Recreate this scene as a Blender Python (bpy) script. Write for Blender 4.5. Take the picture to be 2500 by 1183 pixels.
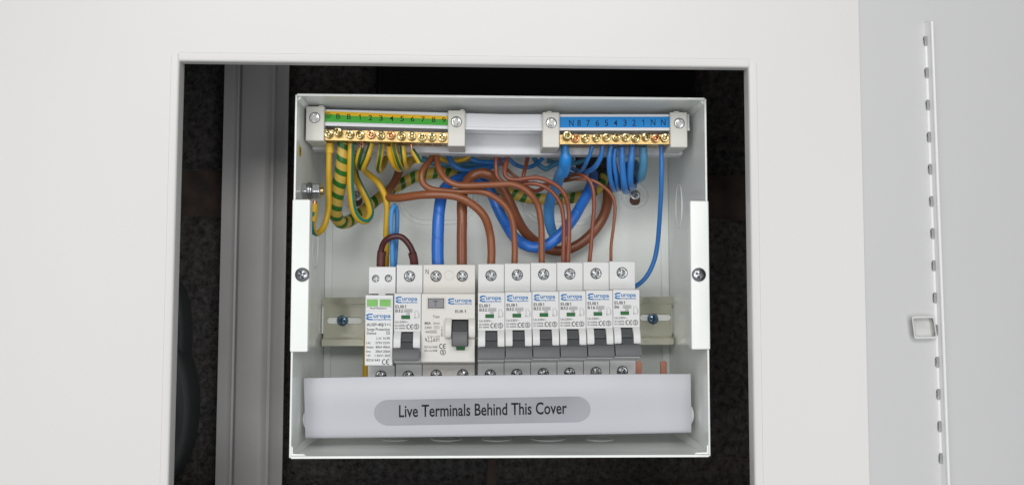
import bpy, bmesh, math, random
from mathutils import Vector, Matrix, noise
random.seed(7)
for o in list(bpy.data.objects): bpy.data.objects.remove(o)
scene = bpy.context.scene
COL = scene.collection
MM = 0.001

# ------------------------------------------------------------------ camera
FPX, CX, CY = 2250.0, 1250.0, 591.5           # photograph is 2500 x 1183
CAM = Vector((-14.9185, -574.5134, -17.796))  # mm; box front rim is the plane y = 0
RIGHT = Vector((0.99931973, -0.03683034, 0.00189869))
DOWN = Vector((0.00431068, 0.06552075, -0.9978419))
FWD = Vector((0.03662645, 0.99717128, 0.06563494))
cd = bpy.data.cameras.new('camera')
cam = bpy.data.objects.new('camera', cd); COL.objects.link(cam)
cd.sensor_fit = 'HORIZONTAL'; cd.sensor_width = 36.0; cd.lens = 36.0 * FPX / 2500.0
cd.clip_start = 0.01; cd.clip_end = 20
R_ = Matrix((RIGHT, -DOWN, -FWD)).transposed().to_4x4()
cam.matrix_world = Matrix.Translation(CAM * MM) @ R_
scene.camera = cam

# ------------------------------------------------------------------ world, lamps, exposure
w = bpy.data.worlds.new('World'); scene.world = w; w.use_nodes = True
bg = w.node_tree.nodes['Background']
bg.inputs['Color'].default_value = (0.97, 0.985, 1.0, 1); bg.inputs['Strength'].default_value = 0.33
def area_lamp(name, loc, target, sx, sy, power, color):
    l = bpy.data.lights.new(name, 'AREA'); l.shape = 'RECTANGLE'; l.size = sx; l.size_y = sy
    l.energy = power; l.color = color
    o = bpy.data.objects.new(name, l); COL.objects.link(o); o.location = loc
    o.rotation_euler = (Vector(target) - Vector(loc)).to_track_quat('-Z', 'Y').to_euler()
area_lamp('daylight_lamp', (-0.10, -1.95, 0.86), (0.02, 0, -0.02), 1.6, 0.5, 26, (1.0, 0.985, 0.965))
area_lamp('left_fill_lamp', (-0.98, -1.95, 0.0), (0.02, 0, -0.02), 0.7, 1.3, 14, (1.0, 0.99, 0.975))  # added fill lamp at the left, softens shadows inside the box
area_lamp('right_fill_lamp', (0.98, -1.95, -0.15), (0.0, 0, -0.02), 0.7, 1.3, 12, (0.97, 0.985, 1.0))  # added fill lamp opposite, lifts the left inner wall of the box
area_lamp('low_fill_lamp', (0.0, -2.0, -0.72), (0.0, 0, -0.02), 1.5, 0.5, 8, (0.98, 0.99, 1.0))  # added fill lamp from below, lightens undersides and the interior
scene.view_settings.view_transform = 'Standard'; scene.view_settings.look = 'None'
scene.view_settings.exposure = -0.27; scene.view_settings.gamma = 1.0

# ------------------------------------------------------------------ helpers
def at(px, py, Y):
    """point of the place seen at a pixel of the photograph, on the plane y = Y (mm)"""
    d = FWD + RIGHT * ((px - CX) / FPX) + DOWN * ((py - CY) / FPX)
    return CAM + d * ((Y - CAM.y) / d.y)
def at_plane(px, py, p0, n):
    d = FWD + RIGHT * ((px - CX) / FPX) + DOWN * ((py - CY) / FPX)
    return CAM + d * ((Vector(p0) - CAM).dot(n) / d.dot(n))
def sc(Y): return (Y - CAM.y) / FPX           # mm for one pixel at depth Y

MATS = {}
def mat(name, col, rough=0.5, metal=0.0, bump=0.0, bscale=200.0, var=0.0, vscale=20.0, spec=0.5, coat=0.0, wave=0.0, build=None):
    if name in MATS: return MATS[name]
    m = bpy.data.materials.new(name); m.use_nodes = True; MATS[name] = m
    nt = m.node_tree; n = nt.nodes; L = nt.links; b = n['Principled BSDF']
    b.inputs['Base Color'].default_value = (*col, 1); b.inputs['Roughness'].default_value = rough
    b.inputs['Metallic'].default_value = metal; b.inputs['Specular IOR Level'].default_value = spec
    b.inputs['Coat Weight'].default_value = coat; b.inputs['Coat Roughness'].default_value = 0.15
    tc = n.new('ShaderNodeTexCoord')
    if var > 0:
        ns = n.new('ShaderNodeTexNoise'); ns.inputs['Scale'].default_value = vscale; ns.inputs['Detail'].default_value = 5
        L.new(tc.outputs['Object'], ns.inputs['Vector'])
        hs = n.new('ShaderNodeMix'); hs.data_type = 'RGBA'; hs.inputs[6].default_value = (*[c * (1 - var) for c in col], 1)
        hs.inputs[7].default_value = (*[min(1, c * (1 + var)) for c in col], 1)
        L.new(ns.outputs['Fac'], hs.inputs[0]); L.new(hs.outputs[2], b.inputs['Base Color'])
        rr = n.new('ShaderNodeMapRange'); rr.inputs['To Min'].default_value = max(0.02, rough - 0.08); rr.inputs['To Max'].default_value = min(1, rough + 0.1)
        L.new(ns.outputs['Fac'], rr.inputs['Value']); L.new(rr.outputs['Result'], b.inputs['Roughness'])
    if bump > 0:
        nb = n.new('ShaderNodeTexNoise'); nb.inputs['Scale'].default_value = bscale; nb.inputs['Detail'].default_value = 3
        L.new(tc.outputs['Object'], nb.inputs['Vector'])
        bp = n.new('ShaderNodeBump'); bp.inputs['Strength'].default_value = bump; bp.inputs['Distance'].default_value = 0.0006
        L.new(nb.outputs['Fac'], bp.inputs['Height']); L.new(bp.outputs['Normal'], b.inputs['Normal'])
        if wave > 0:
            nw = n.new('ShaderNodeTexNoise'); nw.inputs['Scale'].default_value = 22; nw.inputs['Detail'].default_value = 1
            L.new(tc.outputs['Object'], nw.inputs['Vector'])
            bw_ = n.new('ShaderNodeBump'); bw_.inputs['Strength'].default_value = wave; bw_.inputs['Distance'].default_value = 0.002
            L.new(nw.outputs['Fac'], bw_.inputs['Height']); L.new(bw_.outputs['Normal'], bp.inputs['Normal'])
    if build: build(nt, n, L, b, tc)
    return m

def stripe_mat(name, base, stripe, centre, width, rough=0.38, spiral=0.0):
    """colour by uv: u runs round the wire, v along it in mm; spiral = pitch in mm of a wound tape"""
    def build(nt, n, L, b, tc):
        uv = n.new('ShaderNodeUVMap'); sp = n.new('ShaderNodeSeparateXYZ'); L.new(uv.outputs['UV'], sp.inputs[0])
        ad = n.new('ShaderNodeMath'); ad.operation = 'ADD'
        L.new(sp.outputs['X'], ad.inputs[0]); src = ad
        nz = n.new('ShaderNodeTexNoise'); nz.inputs['Scale'].default_value = 90; L.new(tc.outputs['Object'], nz.inputs['Vector'])
        if spiral:
            dv = n.new('ShaderNodeMath'); dv.operation = 'DIVIDE'; dv.inputs[1].default_value = spiral
            L.new(sp.outputs['Y'], dv.inputs[0]); L.new(dv.outputs[0], ad.inputs[1])
            w2 = n.new('ShaderNodeMath'); w2.operation = 'MULTIPLY_ADD'; w2.inputs[1].default_value = 0.16
            L.new(nz.outputs['Fac'], w2.inputs[0]); L.new(ad.outputs[0], w2.inputs[2]); src = w2
        else:
            ad.inputs[1].default_value = 0.0
        of = n.new('ShaderNodeMath'); of.operation = 'SUBTRACT'; of.inputs[1].default_value = centre - 0.5
        L.new(src.outputs[0], of.inputs[0])
        fr = n.new('ShaderNodeMath'); fr.operation = 'FRACT'; L.new(of.outputs[0], fr.inputs[0])
        sb = n.new('ShaderNodeMath'); sb.operation = 'SUBTRACT'; sb.inputs[1].default_value = 0.5; L.new(fr.outputs[0], sb.inputs[0])
        ab = n.new('ShaderNodeMath'); ab.operation = 'ABSOLUTE'; L.new(sb.outputs[0], ab.inputs[0])
        mr = n.new('ShaderNodeMapRange'); mr.inputs['From Min'].default_value = width / 2 - 0.012; mr.inputs['From Max'].default_value = width / 2 + 0.012
        mr.inputs['To Min'].default_value = 1; mr.inputs['To Max'].default_value = 0; L.new(ab.outputs[0], mr.inputs['Value'])
        mx = n.new('ShaderNodeMix'); mx.data_type = 'RGBA'; mx.inputs[6].default_value = (*base, 1); mx.inputs[7].default_value = (*stripe, 1)
        L.new(mr.outputs['Result'], mx.inputs[0]); L.new(mx.outputs[2], b.inputs['Base Color'])
        bp = n.new('ShaderNodeBump'); bp.inputs['Strength'].default_value = 0.35; bp.inputs['Distance'].default_value = 0.0005
        L.new(mr.outputs['Result'] if spiral else nz.outputs['Fac'], bp.inputs['Height'])
        L.new(bp.outputs['Normal'], b.inputs['Normal'])
    return mat(name, base, rough, build=build)

# surfaces
def specks(nt, n, L, b, tc):
    # sparse dust specks and faint scuffs on the paint
    vo = n.new('ShaderNodeTexVoronoi'); vo.inputs['Scale'].default_value = 26; L.new(tc.outputs['Object'], vo.inputs['Vector'])
    sz = n.new('ShaderNodeSeparateColor'); L.new(vo.outputs['Color'], sz.inputs[0])
    th_ = n.new('ShaderNodeMapRange'); th_.inputs['From Min'].default_value = 0.72; th_.inputs['From Max'].default_value = 1.0; th_.inputs['To Min'].default_value = 0.0; th_.inputs['To Max'].default_value = 0.022
    L.new(sz.outputs[0], th_.inputs['Value'])
    lt = n.new('ShaderNodeMath'); lt.operation = 'LESS_THAN'; L.new(vo.outputs['Distance'], lt.inputs[0]); L.new(th_.outputs['Result'], lt.inputs[1])
    src = b.inputs['Base Color'].links[0].from_socket
    mx = n.new('ShaderNodeMix'); mx.data_type = 'RGBA'; mx.inputs[7].default_value = (0.22, 0.20, 0.18, 1)
    ml = n.new('ShaderNodeMath'); ml.operation = 'MULTIPLY'; ml.inputs[1].default_value = 0.7; L.new(lt.outputs[0], ml.inputs[0])
    L.new(ml.outputs[0], mx.inputs[0]); L.new(src, mx.inputs[6]); L.new(mx.outputs[2], b.inputs['Base Color'])
PANEL = mat('white_powder_coat', (0.578, 0.571, 0.562), 0.34, bump=0.07, bscale=900, var=0.025, vscale=5, wave=0.15, build=specks)
DOORW = mat('door_powder_coat', (0.595, 0.595, 0.60), 0.36, bump=0.07, bscale=900, var=0.025, vscale=5, wave=0.15, build=specks)
BOXW = mat('grey_white_enamel', (0.82, 0.85, 0.825), 0.12, bump=0.06, bscale=500, var=0.045, vscale=16, wave=0.5)
COVER = mat('live_cover_paint', (0.42, 0.43, 0.465), 0.33, bump=0.05, bscale=900, var=0.01)
RAILW = mat('white_plastic_extrusion', (0.66, 0.67, 0.70), 0.28, bump=0.03, bscale=400)
CLIP = mat('cream_plastic_clip', (0.60, 0.59, 0.545), 0.45, bump=0.05, bscale=700)
MCBW = mat('breaker_white_plastic', (0.60, 0.605, 0.60), 0.42, bump=0.05, bscale=1200, var=0.01, vscale=60)
RCDW = mat('device_cream_plastic', (0.60, 0.585, 0.55), 0.42, bump=0.05, bscale=1200, var=0.01, vscale=60)
SPDW = mat('surge_white_plastic', (0.64, 0.645, 0.65), 0.42, bump=0.05, bscale=1200)
TOGG = mat('grey_toggle_plastic', (0.072, 0.074, 0.079), 0.42, bump=0.08, bscale=1500, var=0.05, vscale=80)
DARKGAP = mat('black_plastic', (0.012, 0.012, 0.013), 0.5)
GREEN = mat('green_indicator', (0.004, 0.115, 0.02), 0.3)
LGREEN = mat('light_green_indicator', (0.17, 0.42, 0.10), 0.3, var=0.12, vscale=300)
INK = mat('black_print', (0.015, 0.015, 0.02), 0.5, spec=0.12)
GINK = mat('grey_print', (0.05, 0.05, 0.055), 0.5, spec=0.12)
BLUEINK = mat('blue_print', (0.012, 0.145, 0.38), 0.5, spec=0.2)
NAVYINK = mat('navy_print', (0.012, 0.02, 0.06), 0.5, spec=0.12)
EMBOSS = mat('embossed_plastic', (0.62, 0.625, 0.62), 0.45)
CHROME = mat('bright_zinc_steel', (0.55, 0.56, 0.57), 0.2, 1.0, bump=0.12, bscale=900, var=0.15, vscale=400)
STEEL = mat('dull_steel', (0.42, 0.43, 0.46), 0.28, 1.0, bump=0.1, bscale=700)
BLUEZINC = mat('blue_zinc_steel', (0.20, 0.29, 0.38), 0.30, 1.0, bump=0.1, bscale=700)
BRASS = mat('brass', (0.44, 0.31, 0.135), 0.30, 1.0, bump=0.12, bscale=500, var=0.12, vscale=150)
BRASSCREW = mat('plated_brass_screw', (0.50, 0.43, 0.24), 0.17, 1.0, bump=0.15, bscale=900, var=0.2, vscale=400)
REDSCREW = mat('copper_tinted_screw', (0.58, 0.33, 0.17), 0.22, 1.0, bump=0.15, bscale=900, var=0.2, vscale=400)
COPPER = mat('copper', (0.72, 0.34, 0.20), 0.32, 1.0, bump=0.1, bscale=500)
DULLCOPPER = mat('dull_copper', (0.50, 0.23, 0.165), 0.48, 0.6, var=0.15, vscale=200)
ZINC = mat('yellow_zinc_rail', (0.80, 0.78, 0.64), 0.17, 1.0, bump=0.08, bscale=120, var=0.09, vscale=45, wave=0.9)
SILVER = mat('silver_sticker', (0.27, 0.27, 0.295), 0.30, 0.6, bump=0.05, bscale=60, var=0.05, vscale=30)
CHAN = mat('grey_channel_paint', (0.36, 0.352, 0.35), 0.42, bump=0.12, bscale=150, var=0.16, vscale=16)
CASING = mat('dark_grey_casing', (0.045, 0.052, 0.053), 0.62, bump=0.05, bscale=300, var=0.2, vscale=30)
BLACKG = mat('black_gloss_plastic', (0.006, 0.006, 0.007), 0.22)
YEL = mat('yellow_sticker', (0.55, 0.38, 0.02), 0.4)
LYEL = mat('label_yellow', (0.72, 0.43, 0.012), 0.45, spec=0.25)
LGRN = mat('label_green', (0.045, 0.34, 0.03), 0.45, spec=0.25)
LBLU = mat('label_blue', (0.006, 0.21, 0.56), 0.45, spec=0.25)

def scuffs(nt, n, L, b, tc):
    # pale rub marks running along the insulation
    uv = n.new('ShaderNodeUVMap'); mp = n.new('ShaderNodeMapping'); mp.inputs['Scale'].default_value = (26, 0.22, 1); L.new(uv.outputs['UV'], mp.inputs['Vector'])
    nz = n.new('ShaderNodeTexNoise'); nz.inputs['Scale'].default_value = 1.0; nz.inputs['Detail'].default_value = 3; L.new(mp.outputs[0], nz.inputs['Vector'])
    mr = n.new('ShaderNodeMapRange'); mr.inputs['From Min'].default_value = 0.68; mr.inputs['From Max'].default_value = 0.76; mr.inputs['To Max'].default_value = 0.55; L.new(nz.outputs['Fac'], mr.inputs['Value'])
    src = b.inputs['Base Color'].links[0].from_socket
    mx = n.new('ShaderNodeMix'); mx.data_type = 'RGBA'; mx.inputs[7].default_value = (0.48, 0.27, 0.17, 1)
    L.new(mr.outputs['Result'], mx.inputs[0]); L.new(src, mx.inputs[6]); L.new(mx.outputs[2], b.inputs['Base Color'])
BROWN = mat('brown_insulation', (0.225, 0.074, 0.029), 0.29, spec=0.45, bump=0.10, bscale=160, var=0.10, vscale=60, build=scuffs)
DBROWN = mat('tail_brown_insulation', (0.20, 0.064, 0.027), 0.29, spec=0.45, bump=0.10, bscale=120, var=0.10, vscale=60)
RBROWN = mat('red_brown_insulation', (0.21, 0.058, 0.029), 0.29, spec=0.45, bump=0.10, bscale=160, var=0.10, vscale=60)
MAROON = mat('maroon_insulation', (0.060, 0.012, 0.014), 0.36, bump=0.1, bscale=160, var=0.1, vscale=60)
MSLEEVE = mat('maroon_sleeve', (0.085, 0.022, 0.018), 0.45, bump=0.1, bscale=160)
BLUE = mat('blue_insulation', (0.03, 0.165, 0.47), 0.29, spec=0.45, bump=0.1, bscale=160, var=0.08, vscale=60)
LBLUE = mat('light_blue_insulation', (0.06, 0.24, 0.54), 0.42, spec=0.35, bump=0.1, bscale=160, var=0.08, vscale=60)
TBLUE = mat('teal_blue_insulation', (0.055, 0.20, 0.34), 0.36, bump=0.1, bscale=160, var=0.1, vscale=60)
SBLUE = mat('blue_heat_sleeve', (0.018, 0.215, 0.60), 0.32, bump=0.12, bscale=120)
TAPE = stripe_mat('blue_tape', (0.022, 0.135, 0.50), (0.018, 0.11, 0.43), 0.2, 0.10, 0.33, spiral=17)
YELW = mat('yellow_insulation', (0.56, 0.33, 0.012), 0.38, bump=0.1, bscale=160, var=0.08, vscale=60)
SYEL = mat('yellow_sleeve', (0.60, 0.38, 0.012), 0.42, bump=0.1, bscale=160)
GYTAPE = stripe_mat('green_yellow_tape', (0.50, 0.34, 0.06), (0.018, 0.12, 0.012), 0.3, 0.42, 0.35, spiral=8.6)
_Y = (0.56, 0.34, 0.012); _G = (0.014, 0.085, 0.016)
GYW = stripe_mat('earth_stripe_middle', _Y, _G, 0.0, 0.17)
GYL = stripe_mat('earth_stripe_side', _Y, _G, 0.88, 0.22)
GYR = stripe_mat('earth_stripe_other_side', _Y, _G, 0.14, 0.20)
GYU = stripe_mat('earth_stripe_turned', _Y, (0.01, 0.17, 0.12), 0.60, 0.22)
GYT = stripe_mat('earth_stripe_teal', _Y, (0.01, 0.17, 0.12), 0.87, 0.16)

class MB:
    """collects shapes in mm; build() links them as ONE mesh object"""
    def __init__(s): s.v = []; s.f = []; s.uv = None
    def add(s, vs, fs):
        k = len(s.v); s.v += [Vector(p) for p in vs]; s.f += [tuple(i + k for i in f) for f in fs]; return s
    def box(s, x0, x1, y0, y1, z0, z1):
        return s.add([(x0,y0,z0),(x1,y0,z0),(x1,y1,z0),(x0,y1,z0),(x0,y0,z1),(x1,y0,z1),(x1,y1,z1),(x0,y1,z1)],
                     [(0,3,2,1),(4,5,6,7),(0,1,5,4),(1,2,6,5),(2,3,7,6),(3,0,4,7)])
    def prism(s, prof, axis, a, b):
        """profile of 2d points; axis 'x': (y,z), 'y': (x,z), 'z': (x,y)"""
        def P(p, t):
            return (t, p[0], p[1]) if axis == 'x' else (p[0], t, p[1]) if axis == 'y' else (p[0], p[1], t)
        n = len(prof)
        return s.add([P(p, a) for p in prof] + [P(p, b) for p in prof],
                     [tuple(range(n)), tuple(range(2*n-1, n-1, -1))] + [(i, i+n, (i+1) % n + n, (i+1) % n) for i in range(n)])
    def stations(s, rings, closed=True):
        """join successive rings of equally many points, with end caps"""
        n = len(rings[0]); vs = [p for r in rings for p in r]; fs = []
        for k in range(len(rings) - 1):
            for i in range(n): fs.append((k*n+i, k*n+(i+1) % n, (k+1)*n+(i+1) % n, (k+1)*n+i))
        fs.append(tuple(range(n-1, -1, -1))); fs.append(tuple(range((len(rings)-1)*n, len(rings)*n)))
        return s.add(vs, fs)
    def cyl(s, c, axis, r, h, n=24, r2=None, ry=None):
        """cylinder from c along axis (a vector) by h"""
        c = Vector(c); ax = Vector(axis).normalized(); u = ax.orthogonal().normalized(); v = ax.cross(u); r2 = r if r2 is None else r2
        return s.stations([[c + ax*t + (u*math.cos(a) + v*math.sin(a))*q for a in [2*math.pi*i/n for i in range(n)]] for t, q in ((0, r), (h, r2))])
    def lathe(s, c, axis, prof, n=32, u=None):
        c = Vector(c); ax = Vector(axis).normalized(); u = Vector(u) if u else ax.orthogonal().normalized(); v = ax.cross(u)
        return s.stations([[c + ax*t + (u*math.cos(a) + v*math.sin(a))*q for a in [2*math.pi*i/n for i in range(n)]] for t, q in prof])
    def build(s, name, material, parent=None, origin=(0,0,0), smooth=None, bevel=0.0, seg=2):
        o3 = Vector(origin); me = bpy.data.meshes.new(name)
        me.from_pydata([tuple((p - o3) * MM) for p in s.v], [], s.f); me.validate()
        bm = bmesh.new(); bm.from_mesh(me)
        if s.uv is None: bmesh.ops.recalc_face_normals(bm, faces=bm.faces)
        bm.to_mesh(me); bm.free()
        if s.uv is not None:
            ul = me.uv_layers.new(name='UVMap')
            for p, fu in zip(me.polygons, s.uv):
                for li, q in zip(p.loop_indices, fu): ul.data[li].uv = q
        return link(name, me, material, parent, None if parent else origin, smooth, bevel, seg)

def link(name, me, material, parent=None, origin=None, smooth=None, bevel=0.0, seg=2):
    if material and not me.materials: me.materials.append(material)
    if smooth is not None or bevel:
        me.polygons.foreach_set('use_smooth', [True] * len(me.polygons))
        me.set_sharp_from_angle(angle=math.radians(35 if smooth is None else smooth))
    o = bpy.data.objects.new(name, me); COL.objects.link(o)
    if parent: o.parent = parent
    elif origin is not None: o.location = Vector(origin) * MM
    if bevel:
        b = o.modifiers.new('bevel', 'BEVEL'); b.width = bevel * MM; b.segments = seg; b.limit_method = 'ANGLE'
        b.angle_limit = math.radians(40); b.harden_normals = False
    return o
def tag(o, label, cat, group=None):
    o['label'] = label; o['category'] = cat
    if group: o['group'] = group
    return o
class Thing:
    def __init__(s, name, label, cat, origin, group=None):
        s.o = Vector(origin); s.root = bpy.data.objects.new(name, None); COL.objects.link(s.root)
        s.root.location = s.o * MM; s.root.empty_display_size = 0.01; tag(s.root, label, cat, group)
    def part(s, name, mb, m, under=None, **k): return mb.build(name, m, under or s.root, s.o, **k)
    def place(s, name, me, m, p, rot=0.0, under=None, axis='Y', **k):
        """an instance of shared mesh data at world point p (mm)"""
        o = link(name, me, m, under or s.root, None, **k); o.location = (Vector(p) - s.o) * MM
        if axis == 'Y': o.rotation_euler = (0, rot, 0)
        else: o.rotation_euler = rot
        return o
def copy_tree(o, parent=None):
    c = o.copy(); COL.objects.link(c); c.parent = parent
    for ch in list(o.children): copy_tree(ch, c)
    return c
def cut(mb_body, mb_cut):
    """boolean difference, gives an MB"""
    a = mb_body.build('tmp_a', None); b = mb_cut.build('tmp_b', None)
    md = a.modifiers.new('b', 'BOOLEAN'); md.object = b; md.operation = 'DIFFERENCE'; md.solver = 'EXACT'; md.use_self = True
    bpy.context.view_layer.update()
    dg = bpy.context.evaluated_depsgraph_get(); e = a.evaluated_get(dg); me = e.to_mesh()
    r = MB(); r.add([v.co / MM for v in me.vertices], [tuple(p.vertices) for p in me.polygons]); e.to_mesh_clear()
    for o in (a, b):
        d = o.data; bpy.data.objects.remove(o); bpy.data.meshes.remove(d)
    return r

def spline(pts, step=1.5):
    """centripetal-like Catmull-Rom through points with extra values"""
    P = [list(p) for p in pts]; P = [[2*a-b for a, b in zip(P[0], P[1])]] + P + [[2*a-b for a, b in zip(P[-1], P[-2])]]
    out = []
    for i in range(1, len(P) - 2):
        p0, p1, p2, p3 = P[i-1], P[i], P[i+1], P[i+2]
        d = math.dist(p1[:3], p2[:3]); n = max(2, int(d / step))
        t0 = max(1e-6, math.dist(p0[:3], p1[:3]))**.5; t1 = max(1e-6, d)**.5; t2 = max(1e-6, math.dist(p2[:3], p3[:3]))**.5
        for k in range(n):
            t = k / n; r = []
            for a, b, c, e in zip(p0, p1, p2, p3):
                m1 = (b-a)/t0 - (c-a)/(t0+t1) + (c-b)/t1; m2 = (c-b)/t1 - (e-b)/(t1+t2) + (e-c)/t2
                m1 *= t1; m2 *= t1
                r.append(b*(2*t**3-3*t*t+1) + m1*(t**3-2*t*t+t) + c*(-2*t**3+3*t*t) + m2*(t**3-t*t))
            out.append(r)
    out.append(P[-2]); return out
def tube(pts, nseg=14, step=1.5):
    """pts: (x,y,z,r) in mm; uv = (round, along in mm)"""
    S = spline(pts, step); mb = MB(); n = len(S); C = [Vector(p[:3]) for p in S]; rad = [p[3]*(1+0.035*noise.noise(Vector(p[:3])*0.13)) for p in S]
    if len(pts) > 4: C = [c + noise.noise_vector(c*0.07)*0.26*min(1, i/6, (n-1-i)/6) for i, c in enumerate(C)]
    T = [(C[min(i+1, n-1)] - C[max(i-1, 0)]).normalized() for i in range(n)]
    N = Vector((0, -1, 0)); vs = []; fs = []; uv = []; L = [0]
    for i in range(1, n): L.append(L[-1] + (C[i]-C[i-1]).length)
    for i in range(n):
        N = (N - T[i] * N.dot(T[i]))
        if N.length < 1e-3: N = T[i].orthogonal()
        N.normalize(); B = T[i].cross(N)
        for k in range(nseg):
            a = 2*math.pi*k/nseg; vs.append(C[i] + (N*math.cos(a) + B*math.sin(a)) * rad[i])
    for i in range(n-1):
        for k in range(nseg):
            k2 = (k+1) % nseg
            fs.append((i*nseg+k, i*nseg+k2, (i+1)*nseg+k2, (i+1)*nseg+k))
            uv.append(((k/nseg, L[i]), ((k+1)/nseg, L[i]), ((k+1)/nseg, L[i+1]), (k/nseg, L[i+1])))
    fs.append(tuple(range(nseg-1, -1, -1))); uv.append(tuple((0, 0) for _ in range(nseg)))
    fs.append(tuple(range((n-1)*nseg, n*nseg))); uv.append(tuple((0, 0) for _ in range(nseg)))
    mb.add(vs, fs); mb.uv = uv; return mb
def pxpath(pts, r):
    """pixel path: (px, py, Y[, radius px]) -> mm points with radius"""
    out = []
    for p in pts:
        q = at(p[0], p[1], p[2]); rr = p[3] if len(p) > 3 else r
        out.append((q.x, q.y, q.z, rr * sc(p[2])))
    return out
def wire(label, pts, r, m, name='wire', cat='wire', group=None, nseg=14):
    P = pxpath(pts, r); base = P[0][:3]
    o = tube(P, nseg).build(name, m, None, base, smooth=60)
    return tag(o, label, cat, group), Vector(base)

# screw heads as height fields with a cross recess; front faces -y, centre at the origin
def screw_mesh(name, r, h, cw, cl, depth, dome=0.0, ticks=False, slot=False, na=56):
    rs = [0, .12, .2, .3, .4, .5, .6, .68, .76, .84, .9, .96, 1.0]; vs = [(0, 0, 0)]; fs = []
    def H(x, z, q):
        y = -h - dome * (1 - q*q)
        if q > 0.93: y += (q - 0.93) / 0.07 * min(0.35*h, 0.4)
        inc = (abs(x) < cw and abs(z) < cl) or (abs(z) < cw and abs(x) < cl)
        if slot and abs(x) < cw * 0.62 and q < 0.97: inc = True
        if inc: y += depth * max(0.25, 1.15 - max(abs(x), abs(z))/cl)
        elif ticks:
            a = abs(((math.atan2(z, x) / (math.pi/2)) % 1) - 0.5)
            if a < 0.05 and q > 0.3: y += depth * 0.4
        return y
    vs[0] = (0, H(0, 0, 0), 0)
    for q in rs[1:]:
        for k in range(na):
            a = 2*math.pi*k/na; x = q*r*math.cos(a); z = q*r*math.sin(a); vs.append((x, H(x, z, q), z))
    for k in range(na): fs.append((0, 1+k, 1+(k+1) % na))
    for i in range(len(rs)-2):
        for k in range(na):
            a, b = 1+i*na, 1+(i+1)*na; fs.append((a+k, b+k, b+(k+1) % na, a+(k+1) % na))
    i = 1 + (len(rs)-2)*na; base = len(vs)
    for k in range(na):
        a = 2*math.pi*k/na; vs.append((r*math.cos(a), 0.3, r*math.sin(a)))
    for k in range(na): fs.append((i+k, base+k, base+(k+1) % na, i+(k+1) % na))
    me = bpy.data.meshes.new(name); me.from_pydata([tuple(c*MM for c in v) for v in vs], [], fs)
    bm = bmesh.new(); bm.from_mesh(me); bmesh.ops.recalc_face_normals(bm, faces=bm.faces); bm.to_mesh(me); bm.free()
    me.polygons.foreach_set('use_smooth', [True]*len(me.polygons)); me.set_sharp_from_angle(angle=math.radians(28))
    return me
SCR_TERM = screw_mesh('terminal_screw_mesh', 3.45, 0.9, 0.8, 2.5, 3.0, 0.15, ticks=True)
SCR_SMALL = screw_mesh('small_terminal_screw_mesh', 2.35, 0.7, 0.6, 1.8, 2.4, 0.1)
SCR_PAN = screw_mesh('pan_screw_mesh', 4.4, 1.1, 0.7, 2.3, 2.6, 1.5)
SCR_RAIL = screw_mesh('rail_screw_mesh', 4.0, 1.0, 0.7, 2.1, 2.4, 1.3)
SCR_FLAT = screw_mesh('flat_screw_mesh', 3.25, 0.5, 0.7, 2.3, 2.4, 0.25)
SCR_BRASS = screw_mesh('bar_screw_mesh', 2.75, 2.1, 0.6, 1.9, 2.2, 0.35, slot=True)

def mats_of(me, m):
    c = me.copy(); c.materials.clear(); c.materials.append(m); return c
TERM_M = mats_of(SCR_TERM, CHROME); SMALL_M = mats_of(SCR_SMALL, CHROME); PAN_M = mats_of(SCR_PAN, STEEL)
RAIL_M = mats_of(SCR_RAIL, BLUEZINC); FLAT_M = mats_of(SCR_FLAT, CHROME)
BRASS_M = mats_of(SCR_BRASS, BRASSCREW); RBRASS_M = mats_of(SCR_BRASS, REDSCREW)

# print: text and strokes laid 0.06 mm in front of a face
def text(th, s, x0, x1, y0, y1, Y, m, bold=0.0, rise=0.0, under=None, name='lettering', lift=0.06):
    """fit the glyphs of s into the pixel box x0..x1, y0 (top)..y1 (bottom) on plane Y"""
    cu = bpy.data.curves.new('t', 'FONT'); cu.body = s; cu.size = 1; cu.offset = bold; cu.resolution_u = 3; cu.fill_mode = 'FRONT'
    ob = bpy.data.objects.new('t', cu); me = bpy.data.meshes.new_from_object(ob)
    bpy.data.objects.remove(ob); bpy.data.curves.remove(cu)
    xs = [v.co.x for v in me.vertices]; ys = [v.co.y for v in me.vertices]
    ax, bx, ay, by = min(xs), max(xs), min(ys), max(ys)
    A = at(x0, y1, Y - lift); B = at(x1, y1 + rise, Y - lift); C = at(x0, y0, Y - lift)
    for v in me.vertices:
        p = A + (B - A) * ((v.co.x-ax)/(bx-ax)) + (C - A) * ((v.co.y-ay)/(by-ay)); v.co = (p - th.o) * MM
    me.name = 'lettering'; return link(name, me, m, under or th.root)
def one(th, x, yt, yb, Y, m, w=1.1):
    h = yb-yt; strokes(th, [[(x-0.26*h, yt+0.26*h), (x, yt+w*.3), (x, yb-w*.3)]], w, Y, m, name='lettering')
def strokes(th, lines, wpx, Y, m, name='printed_mark', under=None, lift=0.06):
    """polylines in pixels drawn as flat ribbons"""
    mb = MB(); w = wpx * sc(Y) / 2
    for ln in lines:
        P = [at(x, y, Y - lift) for x, y in ln]
        for i in range(len(P)-1):
            d = (P[i+1]-P[i]); 
            if d.length < 1e-6: continue
            d.normalize(); n = Vector((-d.z, 0, d.x)) * w; e = d * w * 0.6
            a, b = P[i]-e, P[i+1]+e; j = Vector((0, -0.004*(i % 3), 0))
            mb.add([a-n+j, b-n+j, b+n+j, a+n+j], [(0,1,2,3)])
    return th.part(name, mb, m, under=under)
def arc(cx, cy, r, a0, a1, n=12, ry=None):
    return [(cx + r*math.cos(math.radians(a0+(a1-a0)*i/n)), cy + (ry or r)*math.sin(math.radians(a0+(a1-a0)*i/n))) for i in range(n+1)]
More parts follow.
